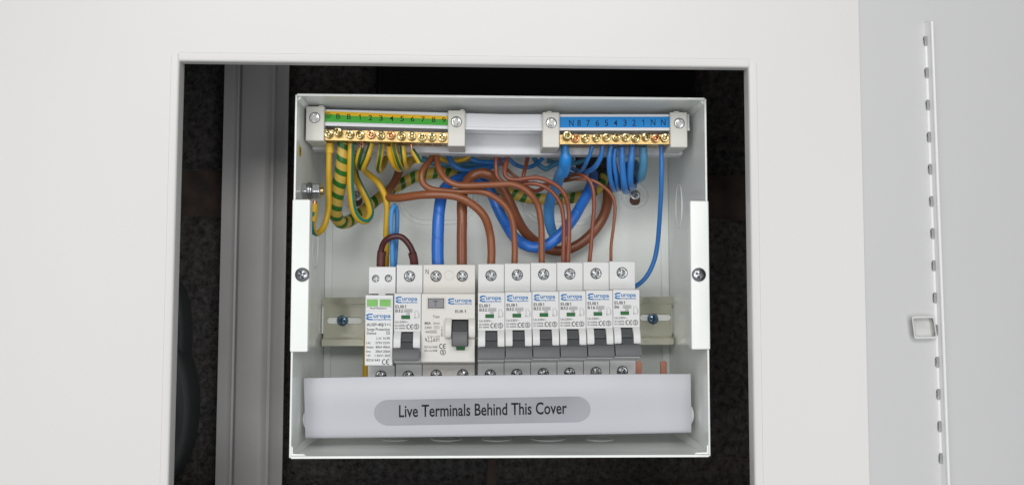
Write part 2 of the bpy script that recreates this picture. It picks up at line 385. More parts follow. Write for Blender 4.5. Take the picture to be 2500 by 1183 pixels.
def rect(x0, y0, x1, y1): return [(x0,y0),(x1,y0),(x1,y1),(x0,y1),(x0,y0)]
def flat(th, pts, Y, m, name, under=None, lift=0.05, thick=0.25):
    """a thin plate with the outline given in pixels"""
    P = [at(x, y, Y - lift) for x, y in pts]
    return th.part(name, MB().prism([(p.x, p.z) for p in P], 'y', Y - lift, Y - lift + thick), m, under=under)
def logo(th, x0, x1, y0, y1, Y, m):
    """blue E with open left side, then the name and the small second line"""
    W = x1-x0; H = y1-y0; lw = 0.42*W*0.62
    ex = x0 + 0.27*W; t = 0.20*H
    P = []
    oc = [(ex, y0+0.04*H)] + arc(x0+0.16*W, y0+0.30*H, 0.16*W, 270, 180, 6, 0.26*H)[:] + \
         [(x0+0.02*W, y0+0.42*H)]
    up = oc + [(x0+0.085*W, y0+0.40*H)] + arc(x0+0.17*W, y0+0.36*H, 0.085*W, 190, 270, 5, 0.13*H) + [(ex, y0+0.23*H)]
    flat(th, up, Y, m, 'logo')
    lo = [(x, 2*(y0+0.49*H)-y) for x, y in up]
    flat(th, lo, Y, m, 'logo')
    flat(th, [(x0+0.05*W, y0+0.44*H), (ex-0.02*W, y0+0.44*H), (ex-0.02*W, y0+0.58*H), (x0+0.05*W, y0+0.58*H)], Y, m, 'logo')
    text(th, 'uropa', x0+0.30*W, x1, y0+0.22*H, y0+0.78*H, Y, m, bold=0.022)
    text(th, 'components', x0+0.28*W, x1, y0+0.72*H, y1+0.04*H, Y, m, bold=0.012, lift=0.09)
def ce(th, x, y, h, Y, m=INK):
    r = h/2
    q = .70*r; strokes(th, [arc(x+q, y, q, 60, 300, 12, r*.93), arc(x+q*3.15, y, q, 60, 300, 12, r*.93), [(x+q*2.2, y), (x+q*3.3, y)]], h*0.15, Y, m)
def circ_s(th, x, y, r, Y, m=INK):
    strokes(th, [arc(x, y, r, 0, 360, 20), arc(x, y-r*0.26, r*0.30, -20, -200, 8) + arc(x, y+r*0.26, r*0.30, -60, 160, 8)], r*0.22, Y, m)

# ------------------------------------------------------------------ wall behind
WALLY = 124.0
wall = Thing('block_wall', 'dark rough block wall with brown mortar bands behind the metal box', 'wall', (0, WALLY, -330))
def mort(nt, n, L, b, tc):
    nz = n.new('ShaderNodeTexNoise'); nz.inputs['Scale'].default_value = 60; nz.inputs['Detail'].default_value = 8; L.new(tc.outputs['Object'], nz.inputs['Vector'])
    cr = n.new('ShaderNodeValToRGB'); cr.color_ramp.elements[0].position = .3; cr.color_ramp.elements[0].color = (.038,.030,.027,1)
    cr.color_ramp.elements[1].position = .75; cr.color_ramp.elements[1].color = (.10,.070,.058,1)
    L.new(nz.outputs['Fac'], cr.inputs[0]); L.new(cr.outputs[0], b.inputs['Base Color'])
    bp = n.new('ShaderNodeBump'); bp.inputs['Strength'].default_value = .6; bp.inputs['Distance'].default_value = .002; L.new(nz.outputs['Fac'], bp.inputs['Height']); L.new(bp.outputs[0], b.inputs['Normal'])
MORTAR = mat('brown_mortar', (.06,.04,.03), .9, build=mort, spec=0.2)
def blk(nt, n, L, b, tc):
    nz = n.new('ShaderNodeTexNoise'); nz.inputs['Scale'].default_value = 210; nz.inputs['Detail'].default_value = 10; nz.inputs['Roughness'].default_value = .72; L.new(tc.outputs['Object'], nz.inputs['Vector'])
    n2 = n.new('ShaderNodeTexNoise'); n2.inputs['Scale'].default_value = 14; n2.inputs['Detail'].default_value = 4; L.new(tc.outputs['Object'], n2.inputs['Vector'])
    cr = n.new('ShaderNodeValToRGB'); e = cr.color_ramp.elements; e[0].position = .36; e[0].color = (.016,.015,.015,1); e[1].position = .70; e[1].color = (.135,.128,.126,1)
    L.new(nz.outputs['Fac'], cr.inputs[0])
    c2 = n.new('ShaderNodeValToRGB'); e = c2.color_ramp.elements; e[0].position = .4; e[0].color = (1,1,1,1); e[1].position = .72; e[1].color = (1.0,.90,.84,1); L.new(n2.outputs['Fac'], c2.inputs[0])
    mx = n.new('ShaderNodeMix'); mx.data_type = 'RGBA'; mx.blend_type = 'MULTIPLY'; mx.inputs[0].default_value = 1; L.new(cr.outputs[0], mx.inputs[6]); L.new(c2.outputs[0], mx.inputs[7])
    L.new(mx.outputs[2], b.inputs['Base Color'])
    bp = n.new('ShaderNodeBump'); bp.inputs['Strength'].default_value = 1; bp.inputs['Distance'].default_value = .004; L.new(nz.outputs['Fac'], bp.inputs['Height']); L.new(bp.outputs[0], b.inputs['Normal'])
BLOCK = mat('black_rough_block', (.03,.03,.03), .85, build=blk, spec=0.35)
wall.part('mortar', MB().box(-560, 520, WALLY, WALLY+40, -420, 420), MORTAR)
zb0 = at(1780, 535, WALLY).z; zb1 = at(1780, 425, WALLY).z; band = zb1 - zb0; pitch = 200 + band
def block_mesh(W, H, seed):
    nx, nz_ = 72, 34; vs = []; fs = []
    for j in range(nz_+1):
        for i in range(nx+1):
            u, v = i/nx, j/nz_; x = u*W; z = v*H
            ed = min(u*W, (1-u)*W, v*H, (1-v)*H); drop = max(0, 1 - ed/5.0)**2 * 4.5
            q = Vector((x*0.05+seed*9, z*0.05, seed))
            d = noise.fractal(q, 0.9, 2.1, 4) * 1.5 + noise.noise(q*4.1) * 0.9
            wob = noise.noise(Vector((x*.04, z*.04, seed+5)))*2.2
            vs.append((x + (wob if ed < 1 else 0), -4.0 + drop + d*0.8, z + (wob if ed < 1 else 0)))
    for j in range(nz_):
        for i in range(nx):
            a = j*(nx+1)+i; fs.append((a, a+1, a+nx+2, a+nx+1))
    m = MB(); m.add(vs, fs); return m
sd = 0
for c, off in ((-2, -520), (-1, -330), (0, -520), (1, -330)):
    z = zb1 + c*pitch
    for k in range(3 if off == -520 else 2):
        sd += 1; x = off + k*330
        mb = block_mesh(322, 200, sd); p = Vector((x, WALLY-1.2, z))
        mb.v = [q + p for q in mb.v]; wall.part('block', mb, BLOCK, smooth=50)

# ------------------------------------------------------------------ white cover panel with opening
PY = -40.0
lx = at(421, 670, PY).x; rx = at(1838, 670, PY).x; tz = at(1130, 154, PY).z; bz = at(1130, 1330, PY).z
XE = at(2110, 591, PY).x
pan = Thing('cover_panel', 'large white painted metal panel with rectangular opening round the box', 'panel', (0, PY, -300))
XO0, XO1, ZO0, ZO1 = -460, XE, -300, 300
mb = MB(); fr = []
o4 = [(XO0,ZO0),(XO1,ZO0),(XO1,ZO1),(XO0,ZO1)]; i4 = [(lx,bz),(rx,bz),(rx,tz),(lx,tz)]
vs = [(x,PY,z) for x,z in o4+i4] + [(x,PY+1.5,z) for x,z in o4+i4]; fs = []
for i in range(4):
    j = (i+1) % 4; fs += [(i,j,j+4,i+4), (8+i,12+i,12+j,8+j), (4+i,4+j,12+j,12+i), (i,8+i,8+j,j)]
pan.part('front_sheet', mb.add(vs, fs), PANEL, bevel=0.5)
# side returns close the cavity back to the wall
pan.part('side_return', MB().box(XO0, XO0+1.5, PY+1.55, WALLY-6, ZO0, ZO1), PANEL)
pan.part('side_return', MB().box(XO1-1.5, XO1, PY+1.55, WALLY-6, ZO0, ZO1), PANEL)
pan.part('top_return', MB().box(XO0+1.6, XO1-1.6, PY+1.55, WALLY-6, ZO1-1.5, ZO1), PANEL)
pan.part('bottom_return', MB().box(XO0+1.6, XO1-1.6, PY+1.55, WALLY-6, ZO0, ZO0+1.5), PANEL)
# folded trim round the opening: a leaf proud of the panel and a rounded return
def trim_prof(leaf, depth, s):
    # (across, y): across 0 = opening edge, negative = towards the panel
    pr = [(-leaf, PY-0.05), (-leaf+0.3, PY-0.45), (-0.6, PY-0.5)]
    pr += [(-0.6 + 1.5*math.sin(a), PY+1.0-1.5*math.cos(a)) for a in [math.radians(d) for d in (20, 45, 70, 90)]]
    pr += [(0.9, PY+depth), (0.3, PY+depth), (0.2, PY+1.5), (0.1, PY-0.05)]
    return [(s*a, y) for a, y in pr]
pan.part('left_trim', MB().prism([(lx+a, y) for a, y in trim_prof(4.0, 9, 1)], 'z', bz, tz+3.4), PANEL, smooth=50)
pan.part('right_trim', MB().prism([(rx+a, y) for a, y in trim_prof(4.3, 9, -1)], 'z', bz, tz+2.2), PANEL, smooth=50)
mbt = MB().prism([(y, tz+a) for a, y in [( -a, y) for a, y in trim_prof(4.4, 6, 1)]], 'x', lx+0.6, rx-0.6)
pan.part('top_trim', mbt, PANEL, smooth=50)

# ------------------------------------------------------------------ open door on the right
TH = math.radians(27)
H0 = Vector((XE+0.6, PY+2.0, 0)); U = Vector((math.cos(TH), math.sin(TH), 0)); Nn = Vector((math.sin(TH), -math.cos(TH), 0))  # Nn towards viewer
door = Thing('cabinet_door', 'open white cabinet door with slotted flange and square catch', 'door', (H0.x, H0.y, -300))
def D(u, v, n): return H0 + U*u + Vector((0,0,v)) + Nn*n
def dbox(mb, u0, u1, n0, n1, v0, v1):
    return mb.add([D(u0,v0,n0),D(u1,v0,n0),D(u1,v0,n1),D(u0,v0,n1),D(u0,v1,n0),D(u1,v1,n0),D(u1,v1,n1),D(u0,v1,n1)],
                  [(0,1,2,3),(4,7,6,5),(0,4,5,1),(1,5,6,2),(2,6,7,3),(3,7,4,0)])
def duv(px, py):
    p = at_plane(px, py, H0, Nn) - H0; return p.dot(U), p.z
b0 = duv(2257, 80); b1 = duv(2297, 1183)
def bu(v): return b0[0] + (b1[0]-b0[0])*(v-b0[1])/(b1[1]-b0[1])
slots = []
for k in range(14): slots.append(duv(2257.5 + (2296-2257.5)*k/13.35, 101 + (1118-101)*k/13.0))
sheet = dbox(MB(), 0, 330, -1.2, 0, -300, 300)
cutter = MB()
for u, v in slots:
    cutter.stations([[D(u + 1.75*math.cos(a), v + 3.3*math.sin(a), q) for a in [2*math.pi*i/20 for i in range(20)]] for q in (-2.5, 1.6)])
cs = cut(sheet, cutter)
door.part('front_sheet', cs, DOORW)
door.part('back_skin', dbox(MB(), 2, 328, -3.2, -2.4, -299, 299), DOORW)
# flange: leans along the bend line, free edge nearer the viewer
FH = 4.6; vt = duv(2277, 62)[1]; vb = -300
fl = MB(); rings = []
for v in (vb, vt):
    u = bu(v); rings.append([D(u+0.6, v, 0.02), D(u+1.8, v, 0.02), D(u+1.8, v, FH), D(u+0.6, v, FH)])
fl.stations(rings)
LITEDGE = mat('lit_edge_white', (0.66, 0.66, 0.665), 0.34)  # lighter white for hem and bend ridges, painted as edges catching light
door.part('flange', cut(fl, cutter), DOORW, bevel=0.25)
hem = [D(bu(v)+1.2, v, FH) for v in (vb, vt)]
door.part('hem', tube([(*p, 1.05) for p in (hem[0], (hem[0]+hem[1])/2, hem[1])], 12, 40), LITEDGE, smooth=60)
for k in range(len(slots)-1):
    va, vb_ = slots[k][1]-3.5, slots[k+1][1]+3.5
    if vb_ < -260: break
    br = MB(); rg = []
    for v in (va, vb_):
        u = bu(v); rg.append([D(u+0.55, v, 0.03), D(u+0.55, v, 1.3), D(u-0.1, v, 1.1), D(u-0.5, v, 0.5), D(u-0.6, v, 0.03)])
    door.part('bend_ridge', br.stations(rg), LITEDGE, smooth=60)
# square catch: short open tube fixed on the flange
cu, cv = duv(2257, 797)
def sq(hw, hh, r, n_, sk=1.2):
    pts = []
    for (sx, sy) in ((1,1),(-1,1),(-1,-1),(1,-1)):
        a0 = {(1,1):0,(-1,1):90,(-1,-1):180,(1,-1):270}[(sx,sy)]
        for t in (0,30,60,90):
            a = math.radians(a0+t); x = sx*(hw-r)+r*math.cos(a); y = sy*(hh-r)+r*math.sin(a)
            pts.append(D(cu + x - sk*y/hh*0.9, cv + y, 0.05) + (CAM - H0 - U*cu).normalized()*(n_-.05))
    return pts
ct = MB(); A, B_, C_, D_ = sq(10.6,6.8,1.6,0.05), sq(10.6,6.8,1.6,7), sq(9.3,5.7,1.3,7), sq(9.3,5.7,1.3,1.0); n = len(A)
ct.add(A+B_+C_+D_, [(i,(i+1)%n,n+(i+1)%n,n+i) for i in range(n)] + [(n+i,n+(i+1)%n,2*n+(i+1)%n,2*n+i) for i in range(n)] + [(2*n+i,2*n+(i+1)%n,3*n+(i+1)%n,3*n+i) for i in range(n)] + [tuple(range(3*n,4*n))])
door.part('catch', ct, mat('catch_white', (0.66,0.66,0.65), 0.35), smooth=40)

# ------------------------------------------------------------------ things between panel and wall
ch0 = at(537, 670, 96).x; ch1 = at(697, 670, 96).x; CW = ch1-ch0
def cprof(t): return ch0 + CW*t
pr = [(0,0),(.135,0),(.165,1.2),(.19,4.2),(.22,4.6),(.25,1.2),(.285,-0.6),(.34,-1.2),(.62,-1.2),(.68,-0.4),(.735,2.2),(.775,2.6),(.80,1.2),(.85,0),(1,0)]
cy = 96.0
front = [(cprof(t), cy+d) for t, d in pr]; backp = [(x, y+1.6) for x, y in reversed(front)]
chn = MB().prism(front+backp, 'z', -310, 310).build('steel_channel', CHAN, None, (cprof(.5), cy, -310), smooth=30)
tag(chn, 'grey fluted metal channel standing upright left of the metal box', 'channel')

cas = Thing('meter_casing', 'dark grey rounded casing half hidden behind left edge of opening', 'casing', at(420, 1183, 100))
def drum(px, py, rx_, rz_, Y0, Y1, nm):
    c = at(px, py, Y0); s_ = sc(Y0); mb = MB(); rings = []
    for t, q in ((0, .86), (.03, .93), (.08, .98), (.16, 1.0), (.6, 1.0), (1, .9)):
        y = Y0 + (Y1-Y0)*t
        rings.append([(c.x + rx_*s_*q*math.cos(a), y, c.z + rz_*s_*q*math.sin(a)) for a in [2*math.pi*i/48 for i in range(48)]])
    cas.part(nm, mb.stations(rings), CASING, smooth=30)
drum(384, 1005, 72, 178, 84, 122, 'lower_casing')
drum(404, 830, 40, 150, 92, 122, 'upper_casing')
Z1_ = 112.5; sh = MB(); a = at(918, 120, 100); b = at(1700, 300, 100)
sh.box(a.x, b.x, 98, 116, Z1_+2, a.z+20)
tag(sh.build('black_box', BLACKG, None, (a.x, 98, Z1_+2), bevel=4, seg=3), 'black glossy plastic box fixed on wall above the metal box', 'box')

# ------------------------------------------------------------------ consumer unit enclosure
W, H, DP = 259.7, 224.5, 114.6; T = 1.3; X0, X1, Z0, Z1 = -W/2, W/2, -H/2, H/2
box = Thing('metal_enclosure', 'open grey white metal consumer unit box holding breakers and wires', 'enclosure', (0, DP, Z0))
bk = MB().box(X0, X1, DP, DP+T, Z0, Z1); kt = MB()
keyR = at(1550, 478, DP); keyL = at(872, 480, DP)
for kp in (keyR, keyL):
    kt.cyl((kp.x, DP-3, kp.z-3.2), (0,1,0), 4.1, 8)
    kt.cyl((kp.x, DP-2.9, kp.z+0.6), (0,1,0), 2.3, 8)
h0 = at(1405, 372, DP); h1 = at(1502, 455, DP)
kt.box(h0.x, h1.x, DP-2.8, DP+5, h1.z, h0.z)
back = box.part('back_plate', cut(bk, kt), BOXW)
# pressed steps at both sides of the back
for xa, xb in ((X0+T, at(812, 600, DP).x), (at(1613, 600, DP).x, X1-T)):
    box.part('back_step', MB().box(xa, xb, DP-1.6, DP-0.02, Z0+T+.1, Z1-T-.1), BOXW, bevel=0.8, seg=3)
def side(sx):
    xo = sx*W/2; xi = sx*(W/2-T); return MB().box(min(xo,xi), max(xo,xi), 0, DP-0.02, Z0, Z1)
box.part('side_wall', side(-1), BOXW, bevel=0.45); box.part('side_wall', side(1), BOXW, bevel=0.45)
box.part('top_wall', MB().box(X0+T+.02, X1-T-.02, -1.5, DP-0.02, Z1-T, Z1+.3), BOXW, bevel=0.45)
bw = box.part('bottom_wall', MB().box(X0+T+.02, X1-T-.02, -1.5, DP-0.02, Z0-.3, Z0+T), BOXW, bevel=0.45)
# corner fold tabs
for sx in (-1, 1):
    for zt, s2 in ((Z1-T, -1), (Z0+T, 1)):
        xw = sx*(W/2-T)
        if s2 > 0: box.part('corner_tab', MB().prism([(xw-sx*.05, zt+s2*.05), (xw-sx*9, zt+s2*.05), (xw-sx*7.6, zt+s2*1.0), (xw-sx*1.0, zt+s2*1.1), (xw-sx*.9, zt+s2*5), (xw-sx*.05, zt+s2*6)], 'y', 0.2, 1.6), BOXW, bevel=0.2)
        # weld fold running back along the corner
        box.part('corner_fold', MB().stations([[(xw-sx*.1, 2, zt+s2*.1),(xw-sx*2.2, 2, zt+s2*.1),(xw-sx*.1, 2, zt+s2*2.2)], [(xw-sx*.1, DP-2, zt+s2*.1),(xw-sx*5.0, DP-2, zt+s2*.1),(xw-sx*.1, DP-2, zt+s2*5.0)]]), BOXW)
# front tabs with screws
def front_tab(px0, px1, py0, py1, sx, scr):
    a = at(px0, py0, -0.6); b = at(px1, py1, -0.6); a.x = at(px0, 670, -0.6).x; b.x = at(px1, 670, -0.6).x
    x0, x1 = (X0-.3, b.x) if sx < 0 else (a.x, X1+.3)
    t = box.part('front_tab', MB().box(x0, x1, -1.4, 0.0-.05, b.z, a.z), BOXW, bevel=0.7, seg=3)
    xe = x1 if sx < 0 else x0
    box.part('tab_return', MB().box(min(xe, xe+sx*1.2), max(xe, xe+sx*1.2), -0.02, 7, b.z+.6, a.z-.6), BOXW, under=t)
    p = at(scr[0], scr[1], -1.4); box.place('screw', PAN_M, None, (p.x, -1.4, p.z), 0.35*sx, under=t)
front_tab(712, 754.5, 487, 858, -1, (738, 670)); front_tab(1686.5, 1730, 490, 852, 1, (1706, 670))
# stadium knock-outs pressed in the back
def stadium(cx_, cz_, hw, hh, n=14):
    r = min(hw, hh); pts = []
    for s2, a0 in ((1, -90), (-1, 90)):
        for i in range(n+1):
            a = math.radians(a0 + 180*i/n); pts.append((cx_ + s2*(hw-r) + r*math.cos(a), cz_ + r*math.sin(a)))
    return pts
for pxa, pxb, pya, pyb in ((970, 1166, 412, 549), (1270, 1472, 418, 552)):
    a = at(pxa, pya, DP); b = at(pxb, pyb, DP); c = ((a.x+b.x)/2, (a.z+b.z)/2); hw = (b.x-a.x)/2; hh = (a.z-b.z)/2
    k = box.part('knockout', MB().prism(stadium(*c, hw-3.2, hh-3.2), 'y', DP-1.3, DP-.02), BOXW, bevel=0.6, seg=3)
    ring = [(x, DP-.1, z, .75) for x, z in stadium(*c, hw-.4, hh-.4)]
    box.part('knockout_rim', tube(ring+[ring[0]], 8, 3), BOXW, under=k, smooth=60)
for kp, rr in ((keyR, 9.6), (keyL, 9.6)):
    ring = [(kp.x+rr*math.cos(a), DP-.1, kp.z-.5+rr*math.sin(a), .8) for a in [2*math.pi*i/24 for i in range(25)]]
    d = box.part('dimple_rim', tube(ring, 8, 3), BOXW, smooth=60)
    ring = [(kp.x+6.6*math.cos(a), DP-.1, kp.z-1+6.6*math.sin(a), .5) for a in [2*math.pi*i/24 for i in range(25)]]
    box.part('dimple_step', tube(ring, 8, 3), BOXW, under=d, smooth=60)
    box.place('screw', mats_of(screw_mesh('wall_screw_mesh', 3.7, 0.8, .6, 2.1, 1.5, .4), CHROME), None, (kp.x, DP-.8, kp.z+.6), 0.3, under=d)
for kp in (keyR, keyL):
    box.part('wall_plug', MB().cyl((kp.x, DP+1.6, kp.z-2.5), (0,1,0), 5.0, 1.5, 24), mat('red_brown_plug', (.16,.07,.05), .6))
# oblong knock-out on the right wall
ya, yb = 62.0, 92.0; za, zb = at(1668, 448, 75).z, at(1668, 556, 75).z
ring = [(X1-T, y, z, .55) for y, z in [(p[0], p[1]) for p in stadium((ya+yb)/2, (za+zb)/2, (yb-ya)/2, (za-zb)/2)]]
ring = [(X1-T, (ya+yb)/2 + 10*math.cos(a), (za+zb)/2 + (za-zb)/2*math.sin(a), .6) for a in [2*math.pi*i/28 for i in range(29)]]
box.part('knockout_rim', tube(ring, 8, 2), BOXW, smooth=60)
ring = [(X0+T, 72 + 10*math.cos(a), at(760,600,60).z + 14*math.sin(a), .6) for a in [2*math.pi*i/28 for i in range(29)]]
box.part('knockout_rim', tube(ring, 8, 2), BOXW, smooth=60)
# round knock-outs on the bottom wall
for px_, rp in ((963, 33), (1090, 38), (1213, 36), (1340, 42), (1468, 34)):
    p = at_plane(px_, 1076, (0, 0, Z0+T), Vector((0,0,1))); r = rp*sc(p.y)
    k = box.part('knockout', MB().lathe((p.x, p.y + r, Z0+T), (0,0,1), [(-.3, r-.7), (.3, r-.7), (.35, r-1.0), (.36, .5)], 36), BOXW, smooth=40)
    ring = [(p.x+r*math.cos(a), p.y+r+r*math.sin(a), Z0+T+.15, .55) for a in [2*math.pi*i/32 for i in range(33)]]
    box.part('knockout_rim', tube(ring, 8, 2), BOXW, under=k, smooth=60)
# earth stud with nuts on the left wall
sy, sz = 22.0, at(760, 466, 22).z; xw = X0+T
def hexnut(x, h, af): return MB().prism([(sy + af/math.sqrt(3)*math.cos(math.radians(60*i+12)), sz + af/math.sqrt(3)*math.sin(math.radians(60*i+12))) for i in range(6)], 'x', x, x+h)
s0 = at(735, 466, sy).x
stud = box.part('earth_stud', MB().cyl((xw, sy, sz), (1,0,0), 2.6, at(790,466,sy).x-xw, 20), BRASS, smooth=40)
box.part('nut', hexnut(xw+.1, s0+4.4-xw, 9.6), CHROME, under=stud, bevel=.5)
for k, (dx, rr, th_) in enumerate(((4.6, 5.6, .7), (5.5, 5.9, .9), (6.6, 5.2, .8))):
    box.part('washer', MB().cyl((s0+dx, sy, sz), (1,0,0), rr, th_, 28), STEEL, under=stud, bevel=.15)
box.part('nut', hexnut(s0+7.6, 5.2, 9.4), CHROME, under=stud, bevel=.5)
# warning sticker on left wall
zt = at(731, 365, 24).z; zb = at(731, 388, 24).z
stk = box.part('warning_sticker', MB().box(X0+T+.02, X0+T+.12, 7, 16, zb, zt), YEL)
box.part('bolt_mark', MB().prism([(12.5, zt-.8), (10, (zt+zb)/2-.3), (11.6, (zt+zb)/2-.3), (10.6, zb+.8), (13.6, (zt+zb)/2+.5), (12, (zt+zb)/2+.5)], 'x', X0+T+.13, X0+T+.2), INK, under=stk)

# ------------------------------------------------------------------ din rail
RY = 93.0
za_, zb_ = at(830, 727, RY).z, at(830, 843, RY).z; zm = (za_+zb_)/2
rxa, rxb = max(X0+T+1, at(786, 780, RY).x), min(X1-T-1.2, at(1648, 780, RY).x)
dr = Thing('din_rail', 'yellow zinc plated steel mounting rail behind the row of breakers', 'rail', ((rxa+rxb)/2, RY, zm))
hh = 17.5; t = 1.0; dpth = 7.5
prof = [(RY, hh), (RY, hh-5.2), (RY+dpth-t, hh-5.2), (RY+dpth-t, -hh+5.2), (RY, -hh+5.2), (RY, -hh), (RY+t, -hh), (RY+t, -hh+5.2-t), (RY+dpth, -hh+5.2-t), (RY+dpth, hh-5.2+t), (RY+t, hh-5.2+t), (RY+t, hh)]
rm = MB().prism([(y, zm+z) for y, z in prof], 'x', rxa, rxb); rc = MB()
web = RY+dpth
for pa, pb, pz in ((799, 884, 782), (1562, 1637, 778)):
    a = at(pa, pz, web); b = at(pb, pz, web)
    rc.prism(stadium((a.x+b.x)/2, a.z, (b.x-a.x)/2, 2.3, 8), 'y', RY-1, web+4)
rm = cut(rm, rc)
TILT = 0.0045
for v in rm.v: v.z += (v.x-rxa)*TILT
dr.part('rail_profile', rm, ZINC, bevel=0.3)
for sxp, syp in ((836, 782), (1594, 778)):
    p = at(sxp, syp, web-1.2); dr.place('screw', RAIL_M, None, (p.x, web-t-.05, p.z), 0.2)
for pa, pb in ((771, 900), (1560, 1656)):
    a = at(pa, 745, web+.5); b = at(pb, 814, web+.5)
    dr.part('support_bracket', MB().box(max(a.x, X0+T+.3), min(b.x, X1-T-.3), web+.15, DP-1.7, b.z, a.z), BOXW, bevel=0.5)

# ------------------------------------------------------------------ terminal rail on top
def stations_px(px_list, f): return [f(px, dy) for px, dy in px_list]
def rail_dy(px):  # bow of the rail in pixels, relative to x = 1230
    if px < 1230: return -13.0*(1230-px)/468
    return 0.0
tr_o = at(1217, 330, 30)
tr = Thing('terminal_carrier', 'white plastic extrusion across the box top carrying both terminal bars', 'carrier', tr_o)
xs_ = [757, 860, 960, 1060, 1150, 1230, 1350, 1500, 1673]
rows = [(278.5, 26), (279.5, 24), (311, 24), (312, 23.2), (318.5, 23.2), (319.5, 24), (320, 38), (327, 38), (328, 46.5), (331, 46), (376, 46), (378, 46.6)]
rings = []
for px in xs_:
    r = [at(px, y + rail_dy(px), Y) for y, Y in rows]
    r.append(Vector((r[-1].x, 57, r[-1].z))); r.append(Vector((r[0].x, 57, r[0].z)))
    x = at(px, 330, 36).x
    rings.append([Vector((x, p.y, p.z)) for p in r])
tr.part('extrusion', MB().stations(rings), RAILW, smooth=30)
clips = ((747, 791, 259, 344, 0), (1093.5, 1135.5, 269, 357, 0), (1324.5, 1366, 273.5, 360, 1), (1636, 1679, 273.5, 360, 1))
for (a_, b_, c_, d_, k) in clips:
    CYF = 21.0
    p = at(a_, c_, CYF); q = at(b_, d_, CYF)
    cm = MB().box(p.x, q.x, CYF, 45.9, q.z, p.z)
    c = tr.part('end_clip', cm, CLIP, bevel=0.7, seg=2)
    tp = MB().box(p.x+(3 if k else 8), q.x-(5 if k else 1), CYF+1.5, 38, p.z, p.z+1.0); tr.part('clip_tongue', tp, CLIP, under=c, bevel=.3)
    s_ = {747: (768.5, 287), 1093.5: (1114, 297.5), 1324.5: (1346, 300), 1636: (1658.5, 301)}[a_]
    p = at(*s_, CYF); tr.place('screw', FLAT_M, None, (p.x, CYF, p.z), random.uniform(0, 1.5), under=c)
    ring = [(p.x+3.45*math.cos(a), CYF-.02, p.z+3.45*math.sin(a), .16) for a in [2*math.pi*i/24 for i in range(25)]]
    tr.part('screw_rim', tube(ring, 6, 2), mat('dark_rim', (.16,.16,.15), .5), under=c)

def bar(label, name, xa, xb, screws, y_front_top, y_front_bot, ya_, rise):
    """brass bar: px x range, screw pixels, front face y at left end"""
    BY = 23.5; A = at(xa, y_front_top, BY); Bq = at(xb, y_front_top+rise, BY); hgt = (at(xa, y_front_top, BY)-at(xa, y_front_bot, BY)).z
    th = Thing(name, label, 'terminal bar', (A.x, BY, A.z-hgt))
    L_ = Bq.x-A.x; sl = (Bq.z-A.z)/L_
    m = MB().box(A.x, Bq.x, BY, BY+15, A.z-hgt, A.z); c = MB()
    P = [at(x, y, BY) for x, y in screws]
    for p in P:
        for dx in (-1.1, 1.1): c.cyl((p.x+dx, BY+9.5, A.z-hgt-2), (0,0,1), 1.75, hgt*0.8+2, 14)
    m = cut(m, c)
    for v in m.v: v.z += (v.x-A.x)*sl
    th.part('bar', m, BRASS, bevel=.25)
    for k, p in enumerate(P):
        hot = (name == 'neutral_bar' and k in (1, 9)) or (name == 'earth_bar' and k in (4, 6))
        o = th.place('clamp_screw', RBRASS_M if hot else BRASS_M, None, (p.x, BY + random.uniform(-.3, .15) - (2.2 if (k == 1 and name == 'earth_bar') or (k == 0 and name == 'neutral_bar') else 0), p.z), 0)
        o.rotation_euler = (random.uniform(-.08, .08), random.uniform(0, 3.14), random.uniform(-.08, .08))
        th.part('screw_collar', MB().cyl((p.x, BY-.05, p.z), (0,-1,0), 3.0, .55, 24, 2.85), BRASS, under=None, smooth=40)
    return th
ex = [515,620,750,865,985,1090,1207,1322,1435,1550,1660,1775]; ey = [535,516,540,545,540,550,548,560,560,570,570,572]
eb = bar('brass earth bar with twelve screws under the green and yellow strip', 'earth_bar', 791, 1094, [(690+x/4.55, 210+y/4.55) for x, y in zip(ex, ey)], 316, 342, 0, 8)
nx = [778,865,968,1078,1185,1287,1385,1485,1588,1688,1785]; ny = [515,540,540,535,530,530,530,540,525,540,535]
nb = bar('brass neutral bar with eleven screws under the blue strip', 'neutral_bar', 1366.5, 1636, [(1200+x/4.225, 210+y/4.225) for x, y in zip(nx, ny)], 329, 352, 0, 0)

# label strips
def strip(name, label, quads, Y, chars, m_ink):
    th = Thing(name, label, 'label strip', at(quads[0][0][0][0], quads[0][0][2][1], Y))
    for (pts, m, nm) in quads: flat(th, pts, Y, m, nm, lift=.35, thick=.3)
    for (s, x, yt, yb, wd) in chars:
        if s == '1': one(th, x+1, yt, yb, Y-.36, m_ink, 1.7); continue
        text(th, s, x-wd/2, x+wd/2, yt, yb, Y-.36, m_ink, bold=.004)
    return th
ech = []
for k, s in enumerate('BB123456789'):
    x = 690 + [618,737,858,975,1091,1210,1327,1443,1560,1677,1790][k]/4.55; yc = 210 + [336,340,347,352,357,360,363,367,370,375,378][k]/4.55
    ech.append((s, x, yc-6.3, yc+6.3, 2.6 if s == '1' else 9.2))
es = strip('earth_label_strip', 'green and yellow numbered strip above the earth bar', [
    ([(785,269),(793,271),(1093,283.5),(1093,291.5),(860,283),(785,277.5)], LYEL, 'yellow_band'),
    ([(785,277.8),(860,283.2),(1093,291.7),(1093,306),(793,297),(784,292)], LGRN, 'green_band')], 24, ech, INK)
strokes(es, [arc(800.5, 281.5, 6.8, 0, 360, 20), [(800.5,276),(800.5,281.5)], [(796,281.5),(805,281.5)], [(797.5,283.8),(803.5,283.8)], [(799,286),(802,286)]], 1.0, 23.63, INK)
nch = []
